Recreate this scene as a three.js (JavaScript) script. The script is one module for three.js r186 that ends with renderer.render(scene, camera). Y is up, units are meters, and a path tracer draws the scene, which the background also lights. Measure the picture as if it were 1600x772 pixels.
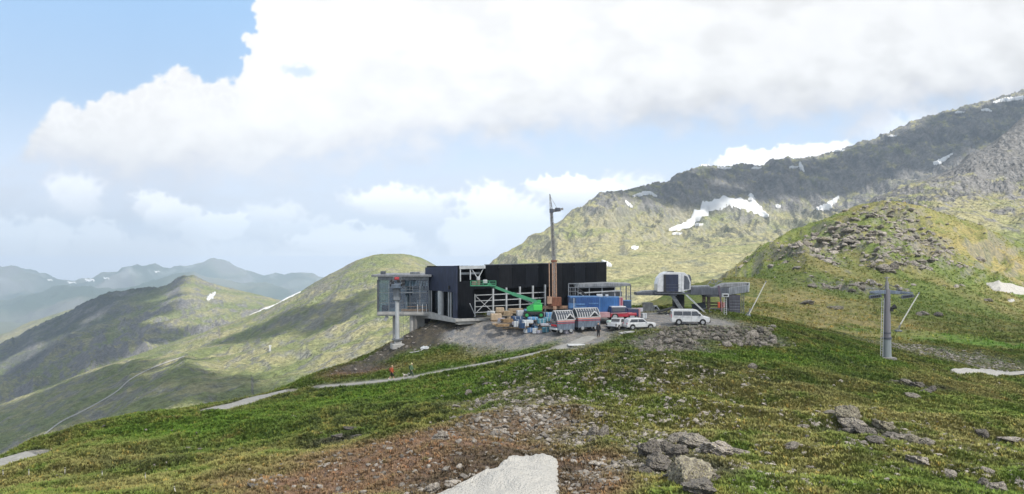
import * as THREE from 'three';
import { mergeGeometries } from 'three/addons/utils/BufferGeometryUtils.js';
import { RoundedBoxGeometry } from 'three/addons/geometries/RoundedBoxGeometry.js';
import { MarchingCubes } from 'three/addons/objects/MarchingCubes.js';
import { createNoise2D, createNoise3D } from 'simplex-noise';

// ---------------------------------------------------------------- camera
// Photo frame 1600 x 772, focal length 1208 px, level camera, horizon on row 400 (lens shift).
const F = 1208, CX = 800, HY = 400;
const scene = new THREE.Scene();
const camera = new THREE.PerspectiveCamera(2 * Math.atan(386 / F) * 180 / Math.PI, 1600 / 772, 0.5, 60000);
camera.position.set(0, 0, 0);
camera.setViewOffset(1600, 772, 0, -14, 1600, 772);
camera.updateProjectionMatrix();
scene.add(camera);
const renderer = new THREE.WebGLRenderer({ antialias: true });
renderer.toneMapping = THREE.LinearToneMapping;
renderer.toneMappingExposure = 1.4;
renderer.shadowMap.enabled = true;

// ---------------------------------------------------------------- helpers: random, noise, curves
function rng(seed) { let a = seed >>> 0; return () => { a = (a + 0x6d2b79f5) | 0; let t = Math.imul(a ^ (a >>> 15), 1 | a); t = (t + Math.imul(t ^ (t >>> 7), 61 | t)) ^ t; return ((t ^ (t >>> 14)) >>> 0) / 4294967296; }; }
const n2a = createNoise2D(rng(11)), n2b = createNoise2D(rng(29)), n3 = createNoise3D(rng(47));
const fbm = (x, y, o = 4, n = n2a) => { let s = 0, a = 0.5, t = 0; for (let i = 0; i < o; i++) { s += a * n(x, y); t += a; a *= 0.5; x = x * 2.03 + 17.1; y = y * 2.03 - 9.7; } return s / t; };
const ridged = (x, y, o = 4) => { let s = 0, a = 0.5, t = 0; for (let i = 0; i < o; i++) { const v = 1 - Math.abs(n2b(x, y)); s += a * v * v; t += a; a *= 0.5; x = x * 2.1 + 5.3; y = y * 2.1 + 3.1; } return s / t; };
const clamp = (v, a = 0, b = 1) => v < a ? a : v > b ? b : v;
const sm = (a, b, v) => { const t = clamp((v - a) / (b - a)); return t * t * (3 - 2 * t); };
const lerp = (a, b, t) => a + (b - a) * t;
const mix3 = (a, b, t) => [a[0] + (b[0] - a[0]) * t, a[1] + (b[1] - a[1]) * t, a[2] + (b[2] - a[2]) * t];
const P = (px, py, d) => new THREE.Vector3((px - CX) / F * d, -(py - HY) / F * d, -d);
// monotone-ish piecewise cubic through [x, y] points
function curve(pts) {
  const n = pts.length, m = new Array(n).fill(0), s = [];
  for (let i = 0; i < n - 1; i++) s.push((pts[i + 1][1] - pts[i][1]) / (pts[i + 1][0] - pts[i][0]));
  for (let i = 0; i < n; i++) m[i] = i === 0 ? s[0] : i === n - 1 ? s[n - 2] : s[i - 1] * s[i] <= 0 ? 0 : (s[i - 1] + s[i]) / 2;
  return (x) => {
    if (x <= pts[0][0]) return pts[0][1] + m[0] * 0.3 * (x - pts[0][0]);
    if (x >= pts[n - 1][0]) return pts[n - 1][1] + m[n - 1] * 0.3 * (x - pts[n - 1][0]);
    let i = 0; while (x > pts[i + 1][0]) i++;
    const h = pts[i + 1][0] - pts[i][0], t = (x - pts[i][0]) / h, t2 = t * t, t3 = t2 * t;
    return (2 * t3 - 3 * t2 + 1) * pts[i][1] + (t3 - 2 * t2 + t) * h * m[i] + (-2 * t3 + 3 * t2) * pts[i + 1][1] + (t3 - t2) * h * m[i + 1];
  };
}

// ---------------------------------------------------------------- sky (air and clouds only) and sun
{
  const W = 4096, H = 2048, data = new Float32Array(W * H * 3);
  const top = curve([[-200, 330], [0, 262], [40, 222], [60, 186], [80, 166], [100, 156], [128, 168], [150, 158], [165, 140], [185, 146], [215, 136], [240, 124], [262, 118], [285, 99], [305, 112], [330, 124], [352, 122], [372, 118], [386, 60], [400, 8], [415, -60], [520, -160], [2000, -300]]);
  const bot = curve([[-200, 345], [0, 268], [60, 262], [110, 276], [200, 288], [330, 282], [480, 274], [620, 246], [760, 226], [900, 212], [1050, 200], [1200, 196], [1320, 196], [1430, 180], [1600, 170], [1900, 120]]);
  // puffs of the low cloud bank: centre, radii, edge softness, strength
  const puffs = [[18, 372, 60, 30, .5, .8], [85, 372, 40, 34, .5, .85], [120, 300, 48, 42, .6, .75], [150, 372, 50, 26, .4, .8], [232, 318, 32, 24, .35, .75], [268, 336, 46, 30, .45, .8], [350, 352, 42, 24, .25, .95], [310, 362, 40, 24, .4, .7], [420, 342, 60, 30, .7, .6], [470, 360, 70, 24, .6, .55],
    [545, 374, 110, 24, .35, .95], [620, 314, 80, 24, .5, .8], [660, 336, 60, 20, .7, .5], [735, 372, 50, 44, .4, .95], [790, 352, 90, 60, .5, .95], [790, 306, 50, 16, .5, .7], [880, 288, 66, 15, .3, .95], [920, 300, 90, 22, .6, .8], [980, 296, 70, 26, .7, .6], [1225, 246, 100, 16, .16, 1.05], [1180, 252, 70, 16, .25, 1], [1290, 232, 34, 10, .3, 1], [1420, 205, 70, 40, .8, .6], [570, 410, 200, 30, .9, .6], [200, 395, 260, 30, .9, .5]];
  const blueTop = [0.30, 0.49, 0.75], blueLow = [0.44, 0.575, 0.75], horizon = [0.84, 0.89, 1.0];
  const pix = (x, y, z, o) => {
    const el = Math.asin(y);
    let base = mix3(blueLow, blueTop, sm(0.08, 0.36, el));
    base = mix3(horizon, base, sm(-0.02, 0.2, el));
    // clouds over the whole dome: a flat layer seen in perspective
    const k = 1 / (Math.max(y, 0) + 0.18), gx = x * k, gz = z * k;
    let g = 0.0;
    const front = -z > 0.08 ? 1 : 0;
    const px = front ? CX + F * x / -z : 0, py = front ? HY - F * y / -z : 0;
    const w = front ? sm(-420, -120, px) * (1 - sm(1720, 2050, px)) * sm(-420, -140, py) : 0;
    let a = 0, lum = 1, cool = 0;
    if (w < 1) {
      const c = fbm(gx * 1.1, gz * 1.1, 5) * 0.8 + fbm(gx * 4, gz * 4, 3, n2b) * 0.25;
      a = sm(-0.22, 0.2, c + 0.08); lum = 0.82 - 0.20 * sm(0.1, 0.6, c);
    }
    if (w > 0) {
      const b1 = fbm(px / 95, py / 70, 5, n2b), b2 = Math.abs(n2a(px / 34, py / 30)) + 0.5 * Math.abs(n2b(px / 15, py / 14));
      const wx = px + (10 + 9 * sm(460, 400, px) * sm(330, 370, px)) * fbm(px / 60 + 9, py / 45, 4), wy = py + 16 * b1 * 0.8 - 9 * (b2 - 0.5);
      const vt = wy - top(wx), vb = bot(px) + 30 * b1 - py;
      let A = sm(-2 - 10 * sm(100, 0, px), 8 + 26 * sm(110, 20, px), vt) * sm(-34, 40, vb);
      const hole = 1 - sm(0.3, 1.1, Math.hypot((wx - 470) / 34, (wy - 108) / 12)); A *= 1 - 0.55 * hole;
      let L = 0.845 - 0.15 * sm(110, 0, vb) - 0.085 * sm(560, 1300, px) - 0.09 * sm(-0.1, 0.6, fbm(px / 210 + 3, py / 120, 4)) * sm(250, 700, px) - 0.05 * sm(0.1, 0.7, b2) * sm(70, 10, vt) + 0.03 * b1, C = sm(70, 0, vb);
      if (A < 0.995) {
        let R = 0, RL = 0;
        for (const q of puffs) {
          const v = 1 - Math.hypot((wx - q[0]) / q[2], (py + (wy - py) * 0.6 - q[1]) / q[3]);
          if (v < -0.9) continue;
          const r = sm(-q[4] * 0.6, q[4] * 0.7, v + 0.34 * b1 - 0.22 * (b2 - 0.55)) * q[5];
          if (r > 0) { R = R + r * (1 - Math.min(1, R)); RL = Math.max(RL, r * (0.72 + 0.5 * sm(0.6, -0.6, (py - q[1]) / q[3]))); }
        }
        R = clamp(R); const veil = 0.62 * sm(230, 330, py) * (0.6 + 0.4 * sm(-0.4, 0.5, fbm(px / 160, py / 50, 4)));
        const Rt = R + veil * (1 - R);
        const Ll = lerp(0.60, 1.10, clamp(RL * 1.15));
        const tot = A + Rt * (1 - A);
        if (tot > 0) { L = (L * A + Ll * Rt * (1 - A)) / tot; C = (C * A + (0.9 - 0.7 * RL) * Rt * (1 - A)) / tot; }
        A = tot;
      }
      a = lerp(a, A, w); lum = lerp(lum, L, w); cool = C * w;
    }
    const cc = [lum * (1 - 0.045 * cool), lum * (1 - 0.035 * cool), lum * (1 + 0.03 * cool)];
    const c = mix3(base, cc, a * (0.35 + 0.65 * sm(-0.05, 0.03, el)));
    data[o] = c[0]; data[o + 1] = c[1]; data[o + 2] = c[2];
  };
  const S = 8;   // coarse outside the view, fine inside
  const dir = (col, row) => { const up = ((row + 0.5) / H - 0.5) * Math.PI, r = ((col + 0.5) / W - 0.5) * 2 * Math.PI; return [Math.cos(r) * Math.cos(up), Math.sin(up), Math.sin(r) * Math.cos(up)]; };
  const cw = W / S, ch = H / S, coarse = new Float32Array(cw * ch * 3);
  for (let r = 0; r < ch; r++) for (let c = 0; c < cw; c++) { const v = dir(c * S + S / 2 - 0.5, r * S + S / 2 - 0.5); pix(v[0], v[1], v[2], 0); coarse.set(data.subarray(0, 3), (r * cw + c) * 3); }
  for (let row = 0; row < H; row++) for (let col = 0; col < W; col++) {
    const o = (row * W + col) * 3;
    if (row > H * 0.49 && row < H * 0.63 && col > W * 0.135 && col < W * 0.365) { const v = dir(col, row); pix(v[0], v[1], v[2], o); continue; }
    const fx = (col + 0.5) / S - 0.5, fy = clamp((row + 0.5) / S - 0.5, 0, ch - 1.001), x0 = Math.floor(fx), y0 = Math.floor(fy), tx = fx - x0, ty = fy - y0;
    const xa = (x0 + cw) % cw, xb = (x0 + 1) % cw;
    for (let k = 0; k < 3; k++) data[o + k] = lerp(lerp(coarse[(y0 * cw + xa) * 3 + k], coarse[(y0 * cw + xb) * 3 + k], tx), lerp(coarse[((y0 + 1) * cw + xa) * 3 + k], coarse[((y0 + 1) * cw + xb) * 3 + k], tx), ty);
  }
  const rgba = new Float32Array(W * H * 4);
  for (let i = 0; i < W * H; i++) { rgba[i * 4] = data[i * 3]; rgba[i * 4 + 1] = data[i * 3 + 1]; rgba[i * 4 + 2] = data[i * 3 + 2]; rgba[i * 4 + 3] = 1; }
  const t = new THREE.DataTexture(rgba, W, H, THREE.RGBAFormat, THREE.FloatType);
  t.mapping = THREE.EquirectangularReflectionMapping; t.magFilter = THREE.LinearFilter; t.needsUpdate = true;
  scene.background = t; scene.environment = t;
}
const SUN = new THREE.Vector3(0.42, 0.74, 0.48).normalize();
const sun = new THREE.DirectionalLight(new THREE.Color(1, 0.95, 0.86), 5);
sun.position.copy(SUN).multiplyScalar(900); sun.castShadow = true; sun.shadow.radius = 3;
Object.assign(sun.shadow.camera, { left: -400, right: 400, top: 400, bottom: -400, near: 1, far: 3000 });
scene.add(sun, sun.target);
scene.fog = new THREE.FogExp2(new THREE.Color(0.66, 0.82, 1.0), 9.5e-5);

// ---------------------------------------------------------------- naming and building helpers
const used = new Map();
function numbered(name) { const k = used.get(name) ?? 0; used.set(name, k + 1); return k ? `${name}_${String(k).padStart(3, '0')}` : name; }
function tag(o, label, category, group, kind) { o.userData.label = label; if (category) o.userData.category = category; if (group) o.userData.group = group; if (kind) o.userData.kind = kind; return o; }
function thing(name, label, category, pos = [0, 0, 0], turn = 0, group) {
  const o = new THREE.Group(); o.name = numbered(name); scene.add(o);
  if (pos.isVector3) o.position.copy(pos); else o.position.set(...pos);
  o.rotation.y = turn; return tag(o, label, category, group);
}
function obj(name, geos, material, parent) {
  const g = Array.isArray(geos) ? (geos.length > 1 ? mergeGeometries(geos.map((q) => { const r = q.index ? q.toNonIndexed() : q; for (const k of Object.keys(r.attributes)) if (!['position', 'normal', 'uv'].includes(k)) r.deleteAttribute(k); return r; })) : geos[0]) : geos;
  const m = new THREE.Mesh(g, material); m.name = parent ? name : numbered(name); m.castShadow = m.receiveShadow = true;
  (parent ?? scene).add(m); return m;
}
function struct(name, geo, material, label) { const m = obj(name, geo, material); m.userData.kind = 'structure'; if (label) m.userData.label = label; return m; }
// uv in metres by the dominant axis of the normal
function uvm(g) {
  const p = g.attributes.position, n = g.attributes.normal, uv = new Float32Array(p.count * 2);
  for (let i = 0; i < p.count; i++) {
    const ax = Math.abs(n.getX(i)), ay = Math.abs(n.getY(i)), az = Math.abs(n.getZ(i));
    if (ay >= ax && ay >= az) { uv[i * 2] = p.getX(i); uv[i * 2 + 1] = p.getZ(i); } else if (ax >= az) { uv[i * 2] = p.getZ(i); uv[i * 2 + 1] = p.getY(i); } else { uv[i * 2] = p.getX(i); uv[i * 2 + 1] = p.getY(i); }
  }
  g.setAttribute('uv', new THREE.BufferAttribute(uv, 2)); return g;
}
const E3 = new THREE.Euler(), M4 = new THREE.Matrix4(), Q4 = new THREE.Quaternion(), V1 = new THREE.Vector3(1, 1, 1);
function put(g, x, y, z, rx = 0, ry = 0, rz = 0) { g.applyMatrix4(M4.compose(new THREE.Vector3(x, y, z), Q4.setFromEuler(E3.set(rx, ry, rz, 'YXZ')), V1)); return g; }
const box = (w, h, d, x = 0, y = 0, z = 0, rx = 0, ry = 0, rz = 0) => put(uvm(new THREE.BoxGeometry(w, h, d)), x, y, z, rx, ry, rz);
const rbox = (w, h, d, r, x = 0, y = 0, z = 0, rx = 0, ry = 0, rz = 0) => put(uvm(new RoundedBoxGeometry(w, h, d, 2, r)), x, y, z, rx, ry, rz);
const V = (x, y, z) => new THREE.Vector3(x, y, z), asV = (a) => a.isVector3 ? a : V(...a);
function orient(g, a, b) { const d = b.clone().sub(a); g.applyQuaternion(new THREE.Quaternion().setFromUnitVectors(V(0, 1, 0), d.clone().normalize())); const m = a.clone().add(b).multiplyScalar(0.5); return g.translate(m.x, m.y, m.z); }
const bar = (a, b, r, r2 = r, seg = 8) => { a = asV(a); b = asV(b); return orient(new THREE.CylinderGeometry(r2, r, a.distanceTo(b), seg), a, b); };
// a square beam from a to b, w wide and h high, kept upright
function beam(a, b, w, h = w) {
  a = asV(a); b = asV(b); const d = b.clone().sub(a), L = d.length(), g = uvm(new THREE.BoxGeometry(w, h, L));
  const m = new THREE.Matrix4().lookAt(b, a, Math.abs(d.y) / L > 0.99 ? V(1, 0, 0) : V(0, 1, 0));
  g.applyMatrix4(m); const c = a.clone().add(b).multiplyScalar(0.5); return g.translate(c.x, c.y, c.z);
}
const tube = (pts, r, seg = 24, rs = 6) => new THREE.TubeGeometry(new THREE.CatmullRomCurve3(pts.map(asV)), seg, r, rs);
function extrude(pts, depth, bevel = 0) {   // outline in x-y, thickness along z, centred
  const s = new THREE.Shape(pts.map((p) => new THREE.Vector2(p[0], p[1])));
  const g = new THREE.ExtrudeGeometry(s, { depth: depth - 2 * bevel, bevelEnabled: bevel > 0, bevelSize: bevel, bevelThickness: bevel, bevelOffset: -bevel, bevelSegments: 2 });
  return uvm(g.translate(0, 0, -(depth - 2 * bevel) / 2));
}
function texture(n, fn, srgb = true, rep = 1) {   // fn(u, v) -> [r,g,b] in 0..1, tiling is up to fn
  const d = new Uint8Array(n * n * 4);
  for (let y = 0; y < n; y++) for (let x = 0; x < n; x++) { const c = fn(x / n, y / n), o = (y * n + x) * 4; d[o] = clamp(c[0]) * 255; d[o + 1] = clamp(c[1]) * 255; d[o + 2] = clamp(c[2]) * 255; d[o + 3] = 255; }
  const t = new THREE.DataTexture(d, n, n); t.wrapS = t.wrapT = THREE.RepeatWrapping; t.magFilter = THREE.LinearFilter; t.repeat.set(rep, rep);
  if (srgb) t.colorSpace = THREE.SRGBColorSpace; t.needsUpdate = true; return t;
}
// tiling fbm on a torus cut by blending
const tile = (u, v, f, o, n = n2a) => { const s = (a, b) => fbm(a * f, b * f, o, n); const bu = u, bv = v; return lerp(lerp(s(u, v), s(u - 1, v), bu), lerp(s(u, v - 1), s(u - 1, v - 1), bu), bv) / Math.sqrt(Math.max(0.25, (bu * bu + (1 - bu) * (1 - bu)) * (bv * bv + (1 - bv) * (1 - bv)))); };
const T = {
  grass: texture(512, (u, v) => { const a = tile(u, v, 5, 3), b = tile(u, v, 40, 3, n2b), s = 0.78 + 0.16 * a + 0.2 * b; return [s + 0.04 * a, s, s - 0.06 * a]; }, true, 1 / 7),
  rough: texture(512, (u, v) => { const b = 0.5 + 0.5 * tile(u, v, 24, 5, n2b); return [b, b, b]; }, false, 1 / 5),
  grain: texture(256, (u, v) => { const a = tile(u, v, 4, 4), b = tile(u, v, 30, 2, n2b), s = 0.86 + 0.1 * a + 0.05 * b; return [s, s, s]; }, true, 1 / 4),
  streak: texture(256, (u, v) => { const s = 0.84 + 0.15 * tile(u, v * 0.12, 14, 3) + 0.09 * tile(u, v, 3, 3, n2b); return [s, s, s]; }, true, 1 / 5),
  farBump: texture(512, (u, v) => { const b = 0.5 + 0.5 * tile(u, v, 14, 6, n2b); return [b, b, b]; }, false, 1 / 120),
  far: texture(512, (u, v) => { const a = tile(u, v, 6, 4), b = tile(u, v, 26, 4, n2b), s = 0.82 + 0.16 * a + 0.14 * b; return [s, s, s]; }, true, 1 / 90),
};
const lin = (r, g, b) => new THREE.Color().setRGB(r, g, b);
function mat(name, c, roughness = 0.8, metalness = 0, more = {}) { const m = new THREE.MeshPhysicalMaterial({ color: c instanceof THREE.Color ? c : lin(...c), roughness, metalness, ...more }); m.name = name; return m; }

// ---------------------------------------------------------------- near ground: height field through surveyed points
const survey = [   // [px, py, distance]
  [-250, 800, 50], [0, 775, 55], [200, 775, 50], [400, 772, 46], [600, 775, 43], [800, 775, 41], [1000, 775, 40], [1200, 772, 40], [1400, 775, 41], [1600, 775, 43], [1850, 775, 45], [-200, 1245, 20], [800, 1245, 20], [1800, 1245, 20],
  [-150, 760, 68], [0, 725, 70], [45, 710, 74], [130, 668, 82], [190, 653, 86], [250, 645, 90], [340, 634, 95], [450, 610, 100], [520, 602, 98], [200, 710, 66], [400, 690, 66], [400, 650, 80], [600, 690, 60], [600, 640, 76], [600, 595, 96], [700, 578, 95], [800, 650, 62], [800, 600, 76], [800, 561, 92], [890, 541, 92], [500, 584, 104],
  [1000, 700, 52], [1000, 640, 62], [1000, 590, 72], [1000, 557, 81], [1200, 700, 52], [1200, 640, 62], [1200, 590, 75], [1200, 553, 87], [1400, 700, 54], [1400, 640, 66], [1400, 592, 84], [1385, 562, 93], [1320, 548, 95], [1250, 530, 98], [1600, 700, 55], [1600, 650, 68], [1600, 606, 86], [1480, 584, 91], [1800, 640, 80],
  [560, 567, 106], [600, 549, 108], [640, 528, 110], [662, 512, 113], [620, 543, 106], [700, 540, 103], [700, 516, 107], [760, 500, 107], [760, 530, 102], [830, 530, 99],
  [800, 505, 105], [870, 520, 99], [870, 500, 108], [900, 490, 115], [950, 505, 105], [935, 527, 97], [1000, 501, 106], [1000, 481, 122], [1080, 508, 99], [1060, 491, 112], [1130, 500, 108], [1160, 494, 114], [948, 480, 132], [820, 484, 124],
  [1060, 540, 88], [1160, 546, 88], [1205, 518, 101], [1250, 505, 135], [1300, 520, 130], [1450, 525, 135], [1450, 545, 118], [1560, 560, 118], [1600, 587, 104], [1800, 590, 110], [1300, 490, 160], [1200, 478, 160], [1400, 476, 180], [1600, 500, 180], [1800, 520, 180],
  [1200, 455, 190], [1300, 440, 205], [1400, 440, 210], [1500, 450, 215], [1600, 470, 215], [1210, 410, 235], [1300, 385, 250], [1400, 378, 258], [1500, 398, 265], [1600, 424, 270], [1300, 343, 300], [1345, 326, 318], [1390, 314, 328], [1450, 327, 332], [1520, 358, 335], [1600, 386, 335], [1750, 425, 335], [1150, 437, 203], [1100, 462, 190], [1212, 396, 262], [1260, 364, 285], [1900, 450, 330],
];
const fixed = [   // [px, y, distance]: slopes that fall away out of sight
  [-250, -60, 115], [0, -45, 110], [0, -85, 160], [250, -50, 140], [250, -95, 190], [450, -45, 150], [450, -85, 200], [600, -42, 160], [600, -90, 220], [700, -28, 170], [760, -50, 220], [0, -190, 420], [-250, -170, 300], [400, -180, 420], [700, -120, 420], [1000, -60, 420], [900, -14, 180], [1050, -12, 170], [900, -35, 260], [1050, -30, 260], [1390, 2, 430], [1600, -14, 430], [1200, -25, 420], [1850, -30, 430],
];
const pins = [...survey.map(([a, b, d]) => P(a, b, d)), ...fixed.map(([a, y, d]) => V((a - CX) / F * d, y, -d))];
const tps = (() => {
  const n = pins.length, N = n + 3, S = 100, A = [], X = pins.map((p) => p.x / S), Z = pins.map((p) => p.z / S);
  const U = (r2) => r2 < 1e-12 ? 0 : 0.5 * r2 * Math.log(r2);
  for (let i = 0; i < N; i++) {
    const row = new Float64Array(N + 1);
    if (i < n) { for (let j = 0; j < n; j++) row[j] = U((X[i] - X[j]) ** 2 + (Z[i] - Z[j]) ** 2) + (i === j ? 2e-4 : 0); row[n] = 1; row[n + 1] = X[i]; row[n + 2] = Z[i]; row[N] = pins[i].y; } else for (let j = 0; j < n; j++) row[j] = i === n ? 1 : i === n + 1 ? X[j] : Z[j];
    A.push(row);
  }
  for (let c = 0; c < N; c++) {
    let p = c; for (let r = c + 1; r < N; r++) if (Math.abs(A[r][c]) > Math.abs(A[p][c])) p = r;
    [A[c], A[p]] = [A[p], A[c]];
    for (let r = c + 1; r < N; r++) { const f = A[r][c] / A[c][c]; if (f) for (let k = c; k <= N; k++) A[r][k] -= f * A[c][k]; }
  }
  const w = new Float64Array(N);
  for (let r = N - 1; r >= 0; r--) { let s = A[r][N]; for (let k = r + 1; k < N; k++) s -= A[r][k] * w[k]; w[r] = s / A[r][r]; }
  return (x, z) => { x /= S; z /= S; let s = w[n] + w[n + 1] * x + w[n + 2] * z; for (let i = 0; i < n; i++) { const dx = x - X[i], dz = z - Z[i], r2 = dx * dx + dz * dz; if (r2 > 1e-12) s += w[i] * 0.5 * r2 * Math.log(r2); } return s; };
})();
// soft ellipse in the ground plane, from a pixel on the smooth ground: 1 inside, 0 outside
const rayHit = (px, py, h) => {
  const at = (d) => V((px - CX) / F * d, -(py - HY) / F * d, -d);
  let a = 18, b = 18; for (; b < 430; b *= 1.012) { const p = at(b); if (p.y < h(p.x, p.z)) break; a = b; }
  for (let i = 0; i < 24; i++) { const m = (a + b) / 2, p = at(m); if (p.y < h(p.x, p.z)) b = m; else a = m; }
  const p = at(b); p.y = h(p.x, p.z); return p;
};
const zones = {};
function zone(name, px, py, rx, rz, turn = 0, soft = 0.5) { const c = rayHit(px, py, tps), cs = Math.cos(turn), sn = Math.sin(turn); (zones[name] ??= []).push((x, z) => { const dx = x - c.x, dz = z - c.z, u = (dx * cs + dz * sn) / rx, v = (-dx * sn + dz * cs) / rz, r = u * u + v * v; return r > 4 ? 0 : 1 - sm(1 - soft, 1 + soft, Math.sqrt(r)); }); }
const inZone = (name, x, z) => { let m = 0; for (const f of zones[name] ?? []) { const v = f(x, z); if (v > m) m = v; } return m; };
// ground cover zones
zone('yard', 880, 508, 10, 8, 0, .35); zone('yard', 800, 512, 6, 6, 0, .4); zone('yard', 960, 500, 12, 9, 0, .4); zone('yard', 1060, 500, 9, 8, 0, .4); zone('yard', 915, 530, 3.5, 6, .3, .5); zone('yard', 850, 524, 7, 3.5, 0, .4);
zone('scree', 770, 517, 5, 3.2, .2, .3); zone('scree', 735, 522, 4, 2.4, .35, .3); zone('scree', 800, 524, 3, 1.6, 0, .4);
zone('earth', 690, 512, 5.5, 4.5, 0, .35); zone('earth', 640, 527, 5, 5, 0, .4); zone('earth', 595, 553, 4, 3.2, .4, .5); zone('earth', 560, 573, 4, 2, .4, .6); zone('earth', 665, 530, 5, 3.4, 0, .4);
zone('dirt', 560, 735, 9, 6, 0, .6); zone('dirt', 690, 740, 6, 6, 0, .6); zone('dirt', 640, 700, 9, 5, 0, .7); zone('dirt', 470, 745, 5, 3, 0, .8); zone('dirt', 910, 745, 3, 6, 0, .5); zone('dirt', 900, 715, 4, 3, 0, .7); zone('dirt', 745, 700, 6, 5, 0, .6); zone('dirt', 800, 665, 6, 4, 0, .6); zone('dirt', 560, 580, 5, 1.5, .2, .7);
zone('stony', 825, 645, 4.2, 6, 0, .5); zone('stony', 780, 665, 3, 3.6, 0, .6); zone('stony', 875, 675, 3.2, 4, 0, .7); zone('stony', 1030, 700, 3, 4, 0, .5); zone('stony', 795, 612, 3, 3.4, 0, .7); zone('stony', 740, 625, 2.4, 3, 0, .8); zone('stony', 830, 630, 4, 3, 0, .4); zone('stony', 960, 730, 2.5, 2.5, 0, .8);
zone('stony2', 960, 600, 12, 12, 0, .7); zone('stony2', 1050, 640, 8, 8, 0, .8); zone('stony2', 780, 600, 5, 6, 0, .8); zone('stony2', 1500, 560, 12, 8, 0, .6); zone('stony2', 900, 570, 9, 8, 0, .8); zone('stony2', 1520, 720, 9, 9, 0, .9); zone('stony2', 1350, 660, 7, 5, 0, .9); zone('stony2', 1180, 740, 6, 5, 0, .9);
zone('tan', 1280, 512, 14, 16, 0, .7); zone('tan', 1340, 500, 14, 18, 0, .8); zone('tan', 1250, 620, 12, 12, 0, .9); zone('tan', 1400, 650, 16, 10, 0, .8); zone('tan', 1560, 610, 8, 8, 0, .9); zone('tan', 1230, 470, 14, 16, 0, .7); zone('tan', 60, 740, 9, 8, 0, .9); zone('tan', 1150, 690, 8, 8, 0, .9); zone('tan', 420, 720, 7, 7, 0, .8); zone('tan', 290, 745, 6, 5, 0, .9); zone('tan', 1570, 410, 22, 45, 0, .8); zone('tan', 700, 560, 9, 2, .1, .8);
zone('green', 720, 555, 12, 5, .1, .5); zone('green', 800, 545, 8, 3, .1, .5); zone('green', 1470, 528, 16, 5, 0, .5); zone('green', 1180, 560, 8, 5, 0, .8); zone('green', 330, 665, 10, 8, 0, .8); zone('green', 1330, 560, 6, 4, 0, .8); zone('green', 560, 620, 9, 8, 0, .9); zone('green', 1520, 640, 7, 6, 0, .9); zone('green', 700, 610, 9, 8, 0, .9);
zone('heather', 620, 640, 12, 9, 0, .8); zone('heather', 880, 575, 12, 7, 0, .6); zone('heather', 1100, 580, 14, 6, 0, .7); zone('heather', 520, 675, 4, 2, 0, .6); zone('heather', 440, 620, 9, 5, 0, .8); zone('heather', 230, 720, 5, 5, 0, .7); zone('heather', 1300, 560, 5, 3, .3, .7); zone('heather', 1400, 600, 7, 3, .25, .6);
zone('gravelly', 1500, 560, 15, 9, 0, .5); zone('gravelly', 1050, 538, 5, 4, 0, .5);
zone('crag', 1345, 368, 17, 16, 0, .5); zone('crag', 1300, 372, 14, 14, 0, .6); zone('crag', 1395, 410, 9, 6, 0, .5); zone('crag', 1440, 375, 9, 18, .3, .5); zone('crag', 1270, 395, 9, 12, 0, .6); zone('crag', 1340, 450, 12, 6, 0, .7); zone('crag', 1470, 410, 6, 6, 0, .7); zone('crag', 1390, 330, 10, 12, 0, .6);
zone('wet', 700, 752, 3, 3, 0, .6); zone('wet', 760, 728, 2.6, 3, 0, .6); zone('wet', 830, 708, 3, 1.6, 0, .6); zone('wet', 888, 742, 1.8, 4.5, 0, .6);
zone('crevice', 1040, 722, 2.6, 2.6, 0, .5); zone('crevice', 1090, 735, 2.6, 3, 0, .5); zone('crevice', 1360, 676, 3.4, 1.6, .3, .6); zone('crevice', 1435, 605, 3, 1.6, .2, .6); zone('crevice', 530, 680, 2.6, 1.3, 0, .7);
zone('pile', 1040, 536, 4.2, 6, 0, .3); zone('pile', 1100, 522, 5.5, 3.2, 0, .3); zone('pile', 1170, 526, 4.6, 4.4, 0, .3);
// footpath centre lines, as pixels on the smooth ground
const line = (pts, h = tps) => pts.map(([a, b]) => rayHit(a, b, h));
const PATHS = [
  { w: 2.0, p: line([[505, 604], [540, 601.5], [575, 598], [612, 594], [650, 588.5], [700, 579], [760, 567.5], [820, 556], [868, 545.5], [900, 536], [925, 526]]) },
  { w: 2.4, p: line([[335, 640], [380, 630], [415, 619.5], [447, 611.5]]) },
  { w: 2.6, p: line([[-60, 742], [-20, 730], [15, 719], [49, 709]]) },
];
const toPath = (x, z) => {   // distance to the nearest path edge, and the height of that path there
  let best = 1e9, y = 0;
  for (const { w, p } of PATHS) for (let i = 0; i + 1 < p.length; i++) {
    const a = p[i], b = p[i + 1], dx = b.x - a.x, dz = b.z - a.z, t = clamp(((x - a.x) * dx + (z - a.z) * dz) / (dx * dx + dz * dz)), q = Math.hypot(x - a.x - dx * t, z - a.z - dz * t) - w / 2;
    if (q < best) { best = q; y = lerp(a.y, b.y, t); }
  }
  return [best, y];
};
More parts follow.
